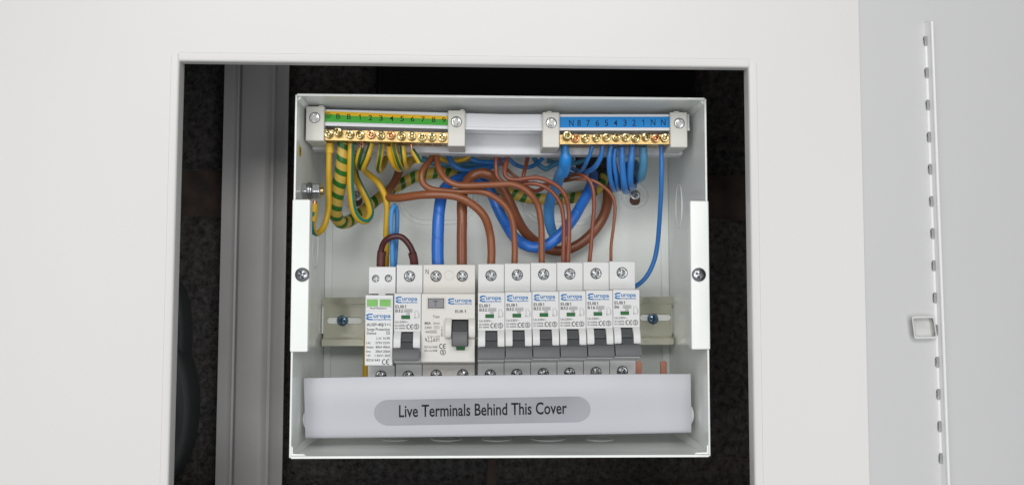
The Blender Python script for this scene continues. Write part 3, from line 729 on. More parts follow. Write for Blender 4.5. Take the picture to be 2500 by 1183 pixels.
for k, s in enumerate('N87654321NN'):
    x = 1200 + [823,903,997,1092,1186,1280,1376,1470,1566,1667,1772][k]/4.225; yc = 210 + [381,382,382,382,381,381,380,379,378,375,375][k]/4.225
    nch.append((s, x, yc-7.6, yc+7.6, 3.2 if s == '1' else 11 if s == 'N' else 8.6))
ns_ = strip('neutral_label_strip', 'blue numbered strip above the neutral bar', [([(1367,285.5),(1636,285),(1638,283.5),(1638,311),(1636,312),(1367,313)], LBLU, 'blue_band')], 24, nch, NAVYINK)

# ------------------------------------------------------------------ breakers
TF, MF = 48.0, 31.5            # terminal face and raised middle face
def z_at(py, Y, px=1199): return at(px, py, Y).z
BX0 = at(1167.2, 680, TF).x; MW = 17.55; PITCH = 17.8
def body_profile(zt, zs, zl, zl2, zbm):
    return [(TF+.6, zt), (TF, zt-.6), (TF, zs+.5), (MF+.5, zs), (MF, zs-.5), (MF, zl+.6), (MF+.6, zl), (TF-3, zl2), (TF, zl2-.8), (TF, zbm), (RY-.2, zbm), (RY-.2, zbm+24), (RY+.0-.2, zt-24), (RY-.2, zt)]
zt, zs, zl, zl2, zbm = z_at(643, TF), z_at(712.5, MF), z_at(880.5, MF), z_at(884, TF-3), z_at(940, TF)
mcb = Thing('circuit_breaker', 'x', 'breaker', (BX0+MW/2, RY, zbm), 'single pole breakers on the rail')
bm_ = MB().prism(body_profile(zt, zs, zl, zl2, zbm), 'x', BX0, BX0+MW); cc = MB()
ps = at(1198.8, 671.5, TF); pl_ = at(1197.0, 914, TF)
for p in (ps, pl_): cc.cyl((p.x, TF-2, p.z), (0,1,0), 3.75, 5, 28)
# pocket behind the toggle
cc.box(BX0+4.9, BX0+12.75, MF-2, MF+7, z_at(846, MF), z_at(806, MF))
bm_ = cut(bm_, cc)
mcb.part('body', bm_, MCBW, bevel=0.25)
mcb.place('terminal_screw', TERM_M, None, (ps.x, TF+1.2, ps.z), 0.5)
mcb.place('terminal_screw', TERM_M, None, (pl_.x, TF+1.2, pl_.z), 1.1)
xc = BX0+MW/2
mcb.part('front_seam', MB().box(xc-.05, xc+.05, TF-.05, TF+.1, z_at(656, TF), zt-.7), mat('seam_grey', (.45,.45,.45), .5))
mcb.part('toggle_pocket', MB().box(BX0+4.95, BX0+12.7, MF+6.0, MF+6.9, z_at(845, MF), z_at(807, MF)), DARKGAP)
# cheeks
for xa_, xb_ in ((BX0+.15, BX0+4.85), (BX0+12.8, BX0+MW-.15)):
    z1c, z2c = z_at(803.5, MF), z_at(846, MF-5); prf = [(MF+.1, z1c), (MF-2.4, z1c-2.4), (MF-4.2, z1c-6), (MF-4.6, z2c+1.2), (MF-4.0, z2c), (MF+.1, z2c)]
    mcb.part('toggle_guard', MB().prism(prf, 'x', xa_, xb_), MCBW, bevel=0.3)
# toggle: stem with ridge and wide paddle
zA, zB, zC, zD, zE = z_at(806.5, MF), z_at(829, MF-2), z_at(848, MF-6), z_at(871, MF-8.5), z_at(877, MF-8.5)
tg = MB()
stem = [(MF+3.8, zA-.1), (MF+1.0, zA-.7), (MF-2.4, zB+.5), (MF-2.4, zB), (MF-1.2, zB-.3), (MF-3.2, zB-1.2), (MF-6.4, zC), (MF-6.4, zC-3), (MF+3.8, zC-3)]
tg.prism(stem, 'x', BX0+5.05, BX0+12.6)
pad = [(MF-5.4, zC+.3), (MF-6.6, zC), (MF-9.2, zD), (MF-9.2, zE), (MF-7, zE-.2), (MF-.4, zE+1.8), (MF-.4, zC-2.2)]
tg.prism(pad, 'x', BX0+.1, BX0+MW-.1)
mcb.part('toggle', tg, TOGG, bevel=0.22)
mcb.part('indicator_window', MB().box(at(1185.6,770,MF).x, at(1205.4,770,MF).x, MF-.12, MF+.1, z_at(774.2, MF), z_at(766.8, MF)), GREEN)
strokes(mcb, [rect(1185.4,766.4,1205.6,774.6)], .9, MF-.1, INK, name='window_edge')
logo(mcb, 1171, 1223.5, 719.5, 737.5, MF, BLUEINK)
one(mcb, 1195.4, 741.3, 748.8, MF, INK, 1.3); text(mcb, 'EUB', 1170.5, 1191.2, 741.3, 748.8, MF, INK, bold=.014)
rating = text(mcb, 'B32', 1170.5, 1188.7, 751.3, 758.9, MF, INK, bold=.014)
strokes(mcb, [rect(1191.4,751.2,1211,758.7), rect(1197.4,758.7,1204.5,764.5)], .7, MF, GINK, name='printed_box')
text(mcb, '6000', 1192.8, 1209.8, 752.6, 757.4, MF, GINK, bold=.006); text(mcb, '3', 1199.2, 1202.6, 759.6, 763.4, MF, GINK, bold=.006)
strokes(mcb, [[(1218,753.5),(1218,770)], arc(1218,772,1.6,0,360,10), [(1225.6,757),(1225.6,760),(1229,764),(1226,767),(1229,769.5),(1226,772),(1226,773)]], .7, MF, GINK, name='circuit_symbol')
text(mcb, '1', 1222.4, 1223.4, 753.4, 756.6, MF, GINK, bold=.006); text(mcb, '2', 1221.4, 1223.8, 770.6, 773.8, MF, GINK, bold=.006)
text(mcb, 'Un:230V~', 1170, 1201.5, 779.4, 784.8, MF, INK, bold=.01)
text(mcb, 'IEC60898-1', 1170, 1197, 788.6, 793.2, MF, GINK, bold=.006); text(mcb, 'EN 60898-1', 1170, 1197, 795.4, 799.8, MF, GINK, bold=.006)
ce(mcb, 1198.6, 793.7, 11.4, MF); circ_s(mcb, 1221.6, 793.6, 6.0, MF)
def set_rating(root, s, x1):
    for ch in root.children:
        if ch.data is rating.data or ch.name.startswith('rating_print'): 
            me = text(mcb, s, 1170.5, x1, 751.3, 758.9, MF, INK, bold=.014); ch.data = me.data; d = me; bpy.data.objects.remove(d); return
labels = ['white B32 breaker next to the cream residual current device, fed by thick brown cable',
          'white B32 breaker, second after the cream residual current device',
          'white B32 breaker, third after the cream residual current device',
          'white B32 breaker with a pair of thin brown wires in its top',
          'white B16 breaker between the B32 and B6 breakers',
          'white B6 breaker at the end of the row beside bare rail']
tops = [(1199, 643.5), (1262.5, 642.3), (1326, 640.8), (1390, 640), (1455, 638.7), (1519, 637)]
cells = [mcb.root]
for k in range(1, 6): cells.append(copy_tree(mcb.root))
spdmcb = copy_tree(mcb.root)
for k, r in enumerate(cells):
    dz = at(*tops[k], TF).z - zt; r.location = (Vector((BX0+MW/2 + PITCH*k, RY, zbm + dz)))*MM; r['label'] = labels[k]
    if k:
        for ch in r.children:
            if ch.name.startswith('terminal_screw'): ch.rotation_euler = (0, random.uniform(0, 3), 0)
set_rating(cells[4], 'B16', 1188.7); set_rating(cells[5], 'B6', 1182)
xs0 = at(968, 680, TF).x
spdmcb.location = Vector((xs0+MW/2, RY, zbm + at(1000, 645.5, TF).z - zt))*MM
spdmcb['label'] = 'white B32 breaker between the surge device and the cream residual current device'
for ch in spdmcb.children:
    if ch.name.startswith('terminal_screw'): ch.rotation_euler = (0, .3, 0)

# residual current device, two modules wide
rcx0, rcx1 = at(1033, 680, TF).x, at(1160, 680, TF).x
rz = lambda py, Y: at(1096, py, Y).z
zt2, zs2, zl3, zl4, zb2 = rz(645, TF), rz(716, MF), rz(884, MF), rz(888, TF-3), rz(940, TF)
rcd = Thing('residual_current_device', 'cream two module residual current device with grey T test button', 'breaker', ((rcx0+rcx1)/2, RY, zb2))
rb = MB().prism(body_profile(zt2, zs2, zl3, zl4, zb2), 'x', rcx0, rcx1); cc = MB()
scr = [at(1064.5, 674, TF), at(1128.5, 673.5, TF), at(1065, 915, TF), at(1130, 914, TF)]
for p in scr: cc.cyl((p.x, TF-2, p.z), (0,1,0), 3.75, 5, 28)
cc.box(at(1103,800,MF).x, at(1143.5,800,MF).x, MF-2, MF+7, rz(845,MF), rz(779,MF))
bx_ = [at(1044.5,727.5,MF), at(1084.5,752,MF)]; cc.box(bx_[0].x, bx_[1].x, MF-2, MF+2.4, bx_[1].z, bx_[0].z)
wn = [at(1114,845,MF), at(1135,854,MF)]; cc.box(wn[0].x, wn[1].x, MF-2, MF+1.2, wn[1].z, wn[0].z)
rb = cut(rb, cc)
rcd.part('body', rb, RCDW, bevel=.25)
for k, p in enumerate(scr): rcd.place('terminal_screw', TERM_M, None, (p.x, TF+1.2, p.z), (.1, .05, .8, .4)[k])
rcd.part('toggle_pocket', MB().box(at(1103.5,800,MF).x, at(1143,800,MF).x, MF+5.9, MF+6.8, rz(844,MF), rz(780,MF)), DARKGAP)
for pyy in (672, 912):
    pc = at(1097, pyy, TF); ring = [(pc.x+3.05*math.cos(a), TF-.01, pc.z+3.05*math.sin(a), .10) for a in [2*math.pi*i/24 for i in range(25)]]
    rcd.part('blank_rim', tube(ring, 6, 2), mat('cream_shadow', (.50,.485,.44), .5))
for pa, pb in ((1087, 1102.6), (1144, 1160)):
    a = at(pa, 775, MF).x; b = at(pb, 775, MF).x; z1c, z2c = rz(775, MF), rz(825, MF-4)
    rcd.part('toggle_guard', MB().prism([(MF+.1, z1c), (MF-2.4, z1c-1.6), (MF-4.6, z1c-6), (MF-4.6, z2c+2.5), (MF-3.4, z2c+.4), (MF+.1, z2c)], 'x', a, b), RCDW, bevel=.4)
ta, tb = at(1104.5, 800, MF).x, at(1142, 800, MF).x
tp = [(MF+4, rz(781,MF)), (MF+1, rz(784,MF)), (MF-4, rz(806,MF-4)), (MF-5.4, rz(808,MF-5)), (MF-8.5, rz(838,MF-8)), (MF-8.2, rz(845,MF-8)), (MF-.5, rz(843,MF)), (MF+4, rz(843,MF))]
rcd.part('toggle', MB().prism(tp, 'x', ta, tb), TOGG, bevel=.35)
tbn = rcd.part('test_button', MB().box(bx_[0].x+.25, bx_[1].x-.25, MF-.5, MF+2.3, bx_[1].z+.25, bx_[0].z-.25), mat('test_button_grey', (.20,.20,.21), .42, bump=.08, bscale=1200), bevel=.4)
strokes(rcd, [[(1057.5,734.5),(1069.5,734.5)], [(1063.5,734.5),(1063.5,747)]], 2.6, MF-.5, mat('button_mark', (.10,.10,.105), .5), name='letter_mark', under=tbn, lift=.12)
bz_ = [at(1041.5,724,MF), at(1087.5,755,MF)]
sur = MB().box(bz_[0].x, bz_[1].x, MF-.5, MF+.0-.02, bz_[1].z, bz_[0].z)
sur = cut(sur, MB().box(bx_[0].x, bx_[1].x, MF-3, MF+2, bx_[1].z, bx_[0].z)); rcd.part('button_surround', sur, RCDW, bevel=.15)
rcd.part('indicator_window', MB().box(wn[0].x+.05, wn[1].x-.05, MF+.7, MF+1.15, wn[1].z+.05, wn[0].z-.05), GREEN)
text(rcd, 'N', 1039, 1046.5, 656.5, 668.5, TF, INK)
logo(rcd, 1093.5, 1152, 726.5, 743.5, MF, BLUEINK)
one(rcd, 1136.5, 756, 763, MF, INK, 1.5); text(rcd, 'EUR', 1111.5, 1131.5, 756, 763, MF, INK, bold=.016)
text(rcd, 'Test', 1056.5, 1073.5, 769, 775.5, MF, INK, bold=.006)
text(rcd, '80A', 1036.5, 1052, 785, 791.5, MF, INK, bold=.02); text(rcd, '30mA', 1057.5, 1074, 786, 791, MF, GINK, bold=.006)
text(rcd, '230V', 1036.5, 1054.5, 796, 802, MF, INK, bold=.004)
strokes(rcd, [rect(1060,795.5,1072,801.5), [(1062,799),(1064.5,797.5),(1067,799.3),(1070,798)]], .7, MF, GINK, name='printed_box')
strokes(rcd, [[(1037,809.5),(1050,809.5)], rect(1041,807.5,1047.5,811.5), rect(1050,806,1065.5,812)], .7, MF, GINK, name='printed_box')
text(rcd, '10000', 1051.5, 1064, 807.3, 810.8, MF, GINK, bold=.006)
strokes(rcd, [[(1078.5,796),(1078.5,800)], [(1078.5,803),(1078.5,815)], [(1077,805),(1078.5,803),(1080,805)], [(1077,813),(1078.5,815),(1080,813)], arc(1078.5,818.5,2,0,360,10)], .8, MF, INK, name='circuit_symbol')
strokes(rcd, [[(1037,823),(1040,826),(1041,832)], rect(1038.5,826,1041.5,831), [(1041,832),(1058,832)], [(1047,818),(1047,836)], [(1053.5,818),(1053.5,836)], rect(1058,826,1066,832), rect(1067,819,1072.5,824), rect(1067,826.5,1072.5,831), [(1055,821),(1067,821)], [(1066,829),(1067,829)], [(1043,820),(1047,825)], [(1050,820),(1053.5,825)], [(1060,826),(1060,832)], [(1061.5,826),(1061.5,832)]], .8, MF, GINK, name='circuit_symbol')
text(rcd, 'IEC61008', 1036.5, 1068, 843.6, 848.8, MF, GINK, bold=.006); text(rcd, 'EN 61008', 1036.5, 1067.5, 852.6, 857.8, MF, GINK, bold=.006)
ce(rcd, 1073.2, 844.5, 11.4, MF); circ_s(rcd, 1081.3, 859, 6.3, MF)

# surge protective device
sx0, sx1 = at(900.8, 680, TF).x, at(965.8, 680, TF).x; sz_ = lambda py, Y: at(930, py, Y).z
SF = 29.0
zt5, zb5 = sz_(650.5, TF), sz_(945, TF)
spd = Thing('surge_device', 'white surge protective device with two light green windows', 'surge device', ((sx0+sx1)/2, RY, zb5))
sb_ = MB().prism([(TF+.5, zt5), (TF, zt5-.5), (TF, sz_(716.5, TF)), (TF+6, sz_(718, TF)), (TF+6, sz_(890, TF)), (TF, sz_(892, TF)), (TF, zb5), (RY-.2, zb5), (RY-.2, zt5)], 'x', sx0, sx1)
cc = MB(); sp_ = [at(917, 679.5, TF), at(948.2, 679, TF)]; sl_ = at(930, 917, TF)
for p in sp_: cc.cyl((p.x, TF-2, p.z), (0,1,0), 2.5, 6, 24)
cc.cyl((sl_.x, TF-2, sl_.z), (0,1,0), 3.75, 5, 24)
spd.part('base', cut(sb_, cc), SPDW, bevel=.25)
for p in sp_: spd.place('terminal_screw', SMALL_M, None, (p.x, TF+3.4, p.z), random.uniform(0, 1.5))
spd.place('terminal_screw', TERM_M, None, (sl_.x, TF+1.2, sl_.z), .6)
mx0, mx1 = at(891.5, 800, SF).x, at(958.8, 800, SF).x
mod = spd.part('plug_module', MB().prism([(TF+5, sz_(719.5,SF)), (SF+.4, sz_(719.5,SF)), (SF, sz_(721,SF)), (SF, sz_(890.5,SF)), (SF+.6, sz_(892,SF)), (TF+5, sz_(892,SF))], 'x', mx0, mx1), SPDW, bevel=.3)
a = at(924, 715, TF-1); b = at(941, 720, TF-1); spd.part('latch', MB().box(a.x, b.x, TF-1.2, TF+3, b.z, a.z), SPDW, under=mod, bevel=.2)
fr_ = [at(893, 727, SF), at(956.5, 749, SF)]; ho = [at(896, 729.5, SF), at(954, 748, SF)]
frm = cut(MB().box(fr_[0].x, fr_[1].x, SF-.7, SF-.02, fr_[1].z, fr_[0].z), MB().box(ho[0].x, ho[1].x, SF-3, SF+2, ho[1].z, ho[0].z))
spd.part('window_frame', frm, SPDW, under=mod, bevel=.15)
for pa, pb in ((896.5, 922.5), (927.5, 953.5)):
    a = at(pa, 730.5, SF); b = at(pb, 747, SF); spd.part('indicator_window', MB().box(a.x, b.x, SF-.2, SF-.03, b.z, a.z), LGREEN, under=mod)
a = at(923, 729.5, SF); b = at(927, 748, SF); spd.part('window_bar', MB().box(a.x, b.x, SF-.6, SF-.03, b.z, a.z), SPDW, under=mod)
text(spd, 'Red=Replace', 904, 944, 750, 755, SF, INK, bold=.02)
strokes(spd, [[(893,758.5),(958,758.5)]], .5, SF, mat('seam_grey', (.45,.45,.45), .5), name='seam')
logo(spd, 893.5, 954, 764, 782, SF, BLUEINK)
text(spd, 'AUSP-40J/1+1', 895, 953, 788, 797.5, SF, INK, bold=.014)
text(spd, 'Surge Protective', 895.5, 951.5, 799.5, 808.5, SF, INK, bold=.012); text(spd, 'Device', 895.5, 918.5, 809, 815.8, SF, INK, bold=.012)
strokes(spd, [rect(943.5,808.5,951.5,815.5)], .8, SF, INK, name='printed_box'); text(spd, 'T2', 945, 950.2, 810, 814, SF, INK, bold=.02)
text(spd, 'L-N', 919.5, 930.5, 822, 828, SF, INK, bold=.012); text(spd, 'N-PE', 936, 952, 822, 828, SF, INK, bold=.012)
for lab, va, vb2, y in (('Uc:', '275V', '255V', 833), ('Imax:', '40kA', '40kA', 843.2), ('In:', '20kA', '20kA', 853.8), ('Up:', '1.5kV', '1.2kV', 864)):
    text(spd, lab, 894.8, 894.8 + 4.2*len(lab)*.85, y, y+6, SF, INK, bold=.012); text(spd, va, 916.5 - (1.5 if len(va) == 5 else 0), 933.5, y, y+6, SF, INK, bold=.012); text(spd, vb2, 935 - (.5 if len(vb2) == 5 else 0), 952.5, y, y+6, SF, INK, bold=.012)
text(spd, 'IEC61643', 894.8, 927.5, 875, 881, SF, INK, bold=.012); ce(spd, 933.5, 882.5, 12.5, SF)
text(spd, 'L', 913, 920, 694, 708, TF, EMBOSS); text(spd, 'N', 940, 950, 694, 709, TF, EMBOSS)

# ------------------------------------------------------------------ live terminal cover with sticker
LC = 27.0
cov = Thing('terminal_cover', 'long white metal strip covering the lower breaker terminals', 'cover', at(1215, 1062, LC))
tl, tr2, br_, bl = at(742, 922, LC), at(1686, 912, LC), at(1688, 1051, LC), at(745.5, 1065, LC)
n = 24; rings = []
def lerp(a, b, t): return a + (b-a)*t
for k in range(n+1):
    t = k/n; top = lerp(tl, tr2, t) + Vector((0,0, -0.55*4*t*(1-t)*-1)); bot = lerp(bl, br_, t) + Vector((0,0, -.3*4*t*(1-t)))
    x = lerp(tl.x, tr2.x, t); xb_ = lerp(bl.x, br_.x, t)
    r = [Vector((x, LC+1.2, top.z)), Vector((x, LC+.3, top.z)), Vector((x, LC, top.z-.4))]
    for dg in (0, 30, 60, 90): r.append(Vector((xb_, LC+2-2*math.cos(math.radians(dg)), bot.z-2*math.sin(math.radians(dg))+.6)))
    r += [Vector((xb_, LC+18, bot.z-1.4)), Vector((xb_, LC+18, bot.z-.4)), Vector((xb_, LC+2.2, bot.z-.2)), Vector((xb_, LC+1.2, bot.z+.8))]
    rings.append(r)
cov.part('strip', MB().stations(rings), COVER, smooth=40)
for cxp, cyp in ((779, 1022), (1655.5, 1012)):
    p = at(cxp, cyp, LC+5); cov.part('end_disc', MB().cyl((p.x, LC+5, p.z), (0,1,0), 10.6, 1.3, 40), BOXW, bevel=.3)
pc = [(0,0)]; pts = arc(948.5, 1006.5, 35.5, 90, 270, 14, 31.5) + [(p[0], p[1]) for p in arc(1407.5, 998.2, 34.5, -90, 90, 14, 31.5)]
st = flat(cov, pts, LC, SILVER, 'silver_sticker', lift=.16, thick=.14)
text(cov, 'Live Terminals Behind This Cover', 974, 1384, 987.5, 1018, LC-.16, INK, bold=.016, rise=-8.5, under=st)

# busbar teeth
bus = Thing('busbar', 'copper busbar with two bare teeth standing beside the last breaker', 'busbar', at(1590, 935, 60))
for k, (pa, pb, yt) in enumerate(((1551.5, 1567.5, 880.5), (1612.5, 1628.5, 880))):
    a = at(pa, yt, 57); b = at(pb, 940, 57); r = (b.x-a.x)*.32
    bus.part('tooth', MB().prism([(a.x,b.z),(b.x,b.z),(b.x,a.z-r),(b.x-r*.35,a.z-r*.3),(b.x-r,a.z),(a.x+r,a.z),(a.x+r*.35,a.z-r*.3),(a.x,a.z-r)], 'y', 57, 59), DULLCOPPER, bevel=.3)
a = at(905, 938, 60); b = at(1640, 962, 60); bus.part('bar', MB().box(a.x, b.x, 59.2, 61.2, b.z, a.z), DULLCOPPER)

# ------------------------------------------------------------------ wires
def sleeve(par, base, pts, r, m, name='sleeve'):
    return tube(pxpath(pts, r), 16, 1.2).build(name, m, par, base, smooth=45)
# earth
o, b = wire('plain yellow earth wire looping from earth bar to the left wall stud', [(804,352,34),(804,372,34),(803,410,36),(803,455,40),(801,518,42),(791,553,40),(776,569,36),(765,561,28),(764,540,26),(766,515,24)], 7.2, GYU)
sleeve(o, b, [(804.5,350,33.5),(805,374,34)], 9.6, SYEL); sleeve(o, b, [(764.5,539,26),(768,497,24)], 9.0, SYEL); sleeve(o, b, [(768,499,24),(768.5,490,24)], 4.5, COPPER, 'copper_end')
wire('thick cable wound with green and yellow tape from the earth bar across the back', [(836,348,36,12),(835,383,38,14),(832,426,44,17),(825,464,50,17.5),(819,501,56,17),(820,526,62,16),(833,543,70,15.5),(853,540,78,15),(876,524,84,14.5),(903,502,90,14),(929,481,94,14),(953,463,96,14),(980,449,98,14),(1010,433,99,14),(1049,424,100,14),(1092,423,101,14),(1130,432,101,14),(1180,450,102,14),(1235,468,102,14),(1290,483,101,14),(1340,486,100,14),(1390,484,100,14),(1430,476,100,14),(1458,462,100,13),(1472,446,102,12),(1474,428,106,11)], 14, GYTAPE, name='taped_cable', cat='cable', nseg=20)
wire('yellow earth wire with teal stripe hanging in a long loop', [(857,349,34,7.5),(856,383,37),(855,426,42),(857,470,46),(863,512,50),(876,533,54),(892,539,58),(904,524,62),(901,501,65),(891,478,67),(878,452,68),(869,429,70),(864,400,72),(864,380,74)], 8.6, GYT)
gsm = 'short striped earth wires hanging from the earth bar'
o, b = wire('striped earth wire with bare copper strands, next after the long teal striped loop', [(882,360,35),(877,378,37),(873.5,398,42),(878,409,52),(890,404,64),(899,385,74)], 7.2, GYL, group=gsm)
sleeve(o, b, [(879,350,35),(881.5,363,35)], 1.6, COPPER, 'copper_strand'); sleeve(o, b, [(888,350,35),(883,363,35)], 1.6, COPPER, 'copper_strand')
wire('long yellow earth wire with dark green stripe running down behind the surge device', [(907,350,35),(898,381,37),(887,408,44),(892,418,54),(906,430,62),(921,444,66),(937,470,68),(945,501,69),(944,541,70),(943,579,72),(943,620,76),(940,660,82),(915,720,87),(899,800,88),(894,880,86),(893,930,80)], 7.6, GYR)
wire('short green striped earth wire hanging straight between two others', [(932,352,35),(928,386,37),(924,407,43),(926,416,52),(935,405,66),(943,386,76)], 7.2, GYW, group=gsm)
o, b = wire('mostly yellow short earth wire curling under its green striped neighbour', [(950,356,35),(953,380,38),(962,402,44),(974,412,52),(992,404,64),(1010,392,76)], 7.4, YELW, group=gsm)
wire('green striped earth wire bending over a plain yellow one', [(960,350,35),(965,375,36),(974,401,41),(983,411,50),(995,406,62),(1004,388,74)], 7.4, GYW, group=gsm)
wire('short green edged earth wire beside the cut end with bare copper', [(983,356,34),(986,386,36),(989,402,44),(994,404,54),(998,390,66)], 7.2, GYR, group=gsm)
o, b = wire('stub of striped earth wire with bare copper core showing', [(1006,365,36,6),(1015,380,36.5,7),(1025,397,38,7)], 7, GYL)
sleeve(o, b, [(1003,351,35),(1006,367,36)], 2.2, COPPER, 'copper_core')
wire('yellow earth wire lying in shadow under the carrier', [(1072,384,92),(1085,391,92),(1110,393,92),(1135,388,92),(1150,378,92)], 6, YELW)
# neutral
o, b = wire('thick light blue cable with blue sleeve dropping from the neutral bar', [(1379,352,36,8),(1379,385,38,11),(1373,415,48,13),(1366,430,58,13.5),(1356,459,70,13.5),(1345,486,78,13.5),(1340,512,84,13.5),(1342,545,88,13),(1353,575,91,12),(1362,592,93,11)], 13, LBLUE, name='neutral_cable', cat='cable', nseg=20)
sleeve(o, b, [(1379,353,36,10),(1379,374,37,10.5),(1380,381,37.5,13.5),(1380,392,40,16),(1378,408,46,16),(1373,422,52,15.4)], 12, SBLUE)
wire('thin blue wire slanting down from a middle hole of the neutral bar', [(1446,356,35),(1442,372,36),(1433,394,42),(1421,414,56),(1405,426,74),(1380,420,92)], 5.0, BLUE)
wire('blue wire bending away towards the taped blue cable top', [(1471,356,35),(1468,380,37),(1456,403,44),(1440,416,54),(1420,421,68),(1398,412,88)], 6.4, BLUE)
gn = 'blue neutral wires hanging in loops from the neutral bar'
wire('blue looped neutral wire hanging first in the close bunch beside the dark cable hole', [(1492,356,35),(1487,386,37),(1489,425,44),(1495,455,54),(1503,464,66),(1508,440,80),(1500,400,94)], 6.4, BLUE, group=gn)
wire('thin blue looped neutral wire squeezed in the middle of the hanging bunch', [(1502,362,36),(1499,393,39),(1504,431,46),(1507,455,56),(1514,462,68),(1520,440,82),(1516,400,96)], 5.4, BLUE, group=gn)
wire('longest blue looped neutral wire of the hanging bunch', [(1518,358,35),(1519,401,39),(1523,445,46),(1525,462,54),(1530,468,64),(1537,450,78),(1534,400,96)], 8.2, BLUE, group=gn)
wire('blue looped neutral wire just above the back plate screw', [(1544,357,35),(1540,401,39),(1538,440,47),(1540,455,56),(1546,455,66),(1550,430,80),(1546,395,96)], 8.4, BLUE, group=gn)
wire('thick pale teal blue looped neutral wire ending the hanging bunch', [(1570,358,35,10),(1571,395,39),(1566,428,47),(1561,437,58),(1555,425,72),(1550,400,90)], 10.4, TBLUE, group=gn)
wire('long blue wire curving down the right side to the B6 breaker', [(1615,354,35),(1615,431,40),(1612,507,50),(1609,553,57),(1605,599,63),(1594,645,67),(1578,675,70),(1558,694,72),(1530,706,74)], 5.6, BLUE)
# brown and taped tails
wire('thick blue taped cable snaking from the residual current device to back right', [(1069,650,62,15),(1069,586,62,15),(1072,522,64,14.5),(1078,479,68,14),(1089,456,73,13.5),(1111,440,80,13),(1141,433,86,13),(1165,436,90,13),(1186,450,91,13),(1202,477,91,13),(1216,511,90,13),(1233,544,87,13),(1249,570,82,13),(1269,590,78,13.5),(1294,602,75,13.5),(1320,602,73,13.5),(1345,591,72,13.5),(1373,567,72,13.5),(1400,533,74,13.5),(1420,499,78,13),(1437,466,82,13),(1446,444,90,12.5),(1449,424,102,12)], 14, TAPE, name='taped_cable', cat='cable', nseg=20)
wire('thick brown tail arching over from the residual current device to back right', [(1127.5,650,62),(1127.5,547,62),(1129,484,64),(1134,456,67),(1149,433,70),(1174,422,71),(1198,428,71),(1218,448,73),(1235,476,76),(1250,509,80),(1266,542,86),(1284,569,92),(1309,591,98),(1340,608,100),(1371,611,100),(1404,601,100),(1437,577,100),(1462,547,100),(1478,515,101),(1484,485,103),(1482,455,106)], 12.6, DBROWN, name='brown_cable', cat='cable', nseg=20)
wire('brown cable doubling back in a sharp bend on its way to the first B32 breaker', [(980,405,96),(966,438,88),(949,468,76),(949,481,68),(968,483,62),(1010,478,56),(1040,475,53),(1078,475,51),(1116,480,50),(1147,494,50),(1172,515,52),(1189,542,55),(1197,573,58),(1199.5,611,60),(1199,650,60)], 10.2, BROWN, name='brown_cable', cat='cable', nseg=18)
wire('brown wire with rounded bend under the carrier running to the second B32 breaker', [(1062,378,60),(1046,396,57),(1033,414,54),(1029,432,53),(1034,450,53),(1050,461,53),(1082,466,53),(1116,468,53),(1143,466,52),(1170,467,52),(1194,474,52),(1214,486,53),(1231,500,54),(1245,521,56),(1253,550,58),(1256,586,60),(1256,650,60)], 7.9, BROWN)
wire('brown wire sweeping across the middle to the third B32 breaker', [(1066,380,57),(1068,398,54),(1075,420,52),(1090,439,50),(1112,450,49),(1136,453,48),(1177,452,47.5),(1218,450,48),(1250,450,48),(1277,460,50),(1298,477,52),(1312,500,55),(1318,525,57),(1321.5,560,59),(1322,611,60),(1323,650,60)], 8.0, BROWN)
gp = 'pair of thin brown wires into the fourth B32 breaker'
wire('upper thin brown wire of the pair running to the fourth B32 breaker', [(1240,380,62),(1236,398,58),(1232,416,56),(1234,429,55),(1245,437,54),(1262,439,53),(1288,435,52),(1313,434,51),(1340,442,51),(1366,458,52),(1382,481,54),(1388.5,512,57),(1388.5,573,60),(1386,650,61)], 5.7, RBROWN, group=gp)
wire('lower thin brown wire of the pair running to the fourth B32 breaker', [(1211,380,60),(1211,405,60),(1213,428,60),(1226,444,60),(1252,450,59),(1281,449,57),(1306,448,55),(1332,457,54),(1354,475,55),(1370,500,57),(1376,535,59),(1376,586,61),(1375,650,62)], 5.4, RBROWN, group=gp)
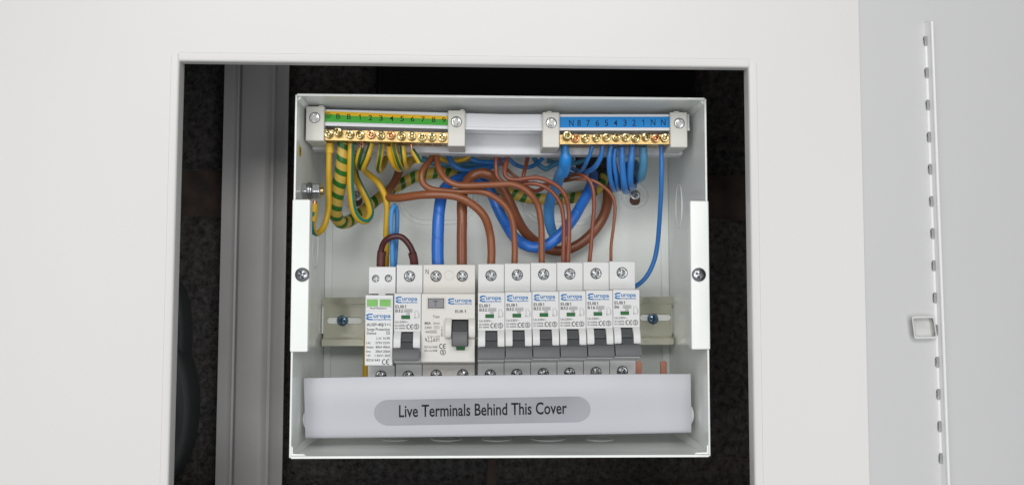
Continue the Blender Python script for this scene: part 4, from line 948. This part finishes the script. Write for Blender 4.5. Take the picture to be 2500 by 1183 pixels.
wire('thin brown wire passing behind light blue cable to the B16 breaker', [(1289,380,76),(1284,405,72),(1278,430,70),(1284,454,72),(1307,466,78),(1330,456,85),(1352,442,85),(1382,433,78),(1401,427,68),(1419,427,61),(1437,437,59),(1448,460,58),(1450,493,58),(1446,563,60),(1438,650,62)], 5.0, RBROWN)
wire('thinnest brown wire bowing out to the B6 breaker', [(1218,378,80),(1226,400,78),(1241,416,76),(1258,430,75),(1285,444,76),(1320,450,84),(1352,447,86),(1383,441,78),(1416,437,62),(1443,439,59),(1473,455,57),(1494,477,57),(1501.5,501,57),(1498,553,59),(1492.5,599,60),(1491,650,62)], 3.9, BROWN)
# dim blue wires under the carrier
wire('blue wire dipping from the carrier behind the brown arch', [(1093,378,84),(1106,401,84),(1122,412,85),(1147,416,86),(1172,411,88),(1204,406,92),(1230,392,96)], 6.6, BLUE)
wire('dull teal blue wire lying level under the carrier', [(1030,388,99),(1060,397,99),(1110,401,99),(1160,402,99),(1210,396,101)], 8, TBLUE)
wire('dark blue wire showing between carrier and brown arch', [(1150,388,92),(1165,394,92),(1204,397,92),(1245,388,92)], 7, BLUE)
wire('blue wire sagging under the carrier between the two middle clips', [(1242,386,86),(1256,400,86),(1275,408,86),(1293,408,86),(1310,400,88),(1325,386,90)], 5.2, BLUE)
wire('dark blue wire hanging deep behind the third clip', [(1303,384,92),(1316,402,92),(1332,412,92),(1350,404,94),(1372,394,96),(1400,390,98)], 6.0, TBLUE)
wire('blue wire lying level in shadow behind the sleeved light blue cable', [(1335,392,104),(1370,400,104),(1405,398,104),(1430,390,104)], 6.0, TBLUE)
# surge device jumpers
wire('light blue wire folded in a tall narrow loop above the surge device', [(959,655,62),(957,599,60),(955,545,58),(957,511,58),(963,501,60),(968,513,63),(969,545,66),(967,590,68),(964,655,69)], 6.0, LBLUE)
o, b = wire('maroon jumper arching between the surge device and its breaker', [(930,656,60),(930.5,613,58),(940,588,55),(958,577,53),(980,578,53),(997,594,54),(1008,617,56),(1011,650,60)], 7.4, MAROON)
sleeve(o, b, [(930,656,60),(930,636,59.5),(932,613,58)], 10.8, MSLEEVE); sleeve(o, b, [(1011.5,652,60),(1010.5,634,58),(1006.5,617,56)], 10.2, MSLEEVE)
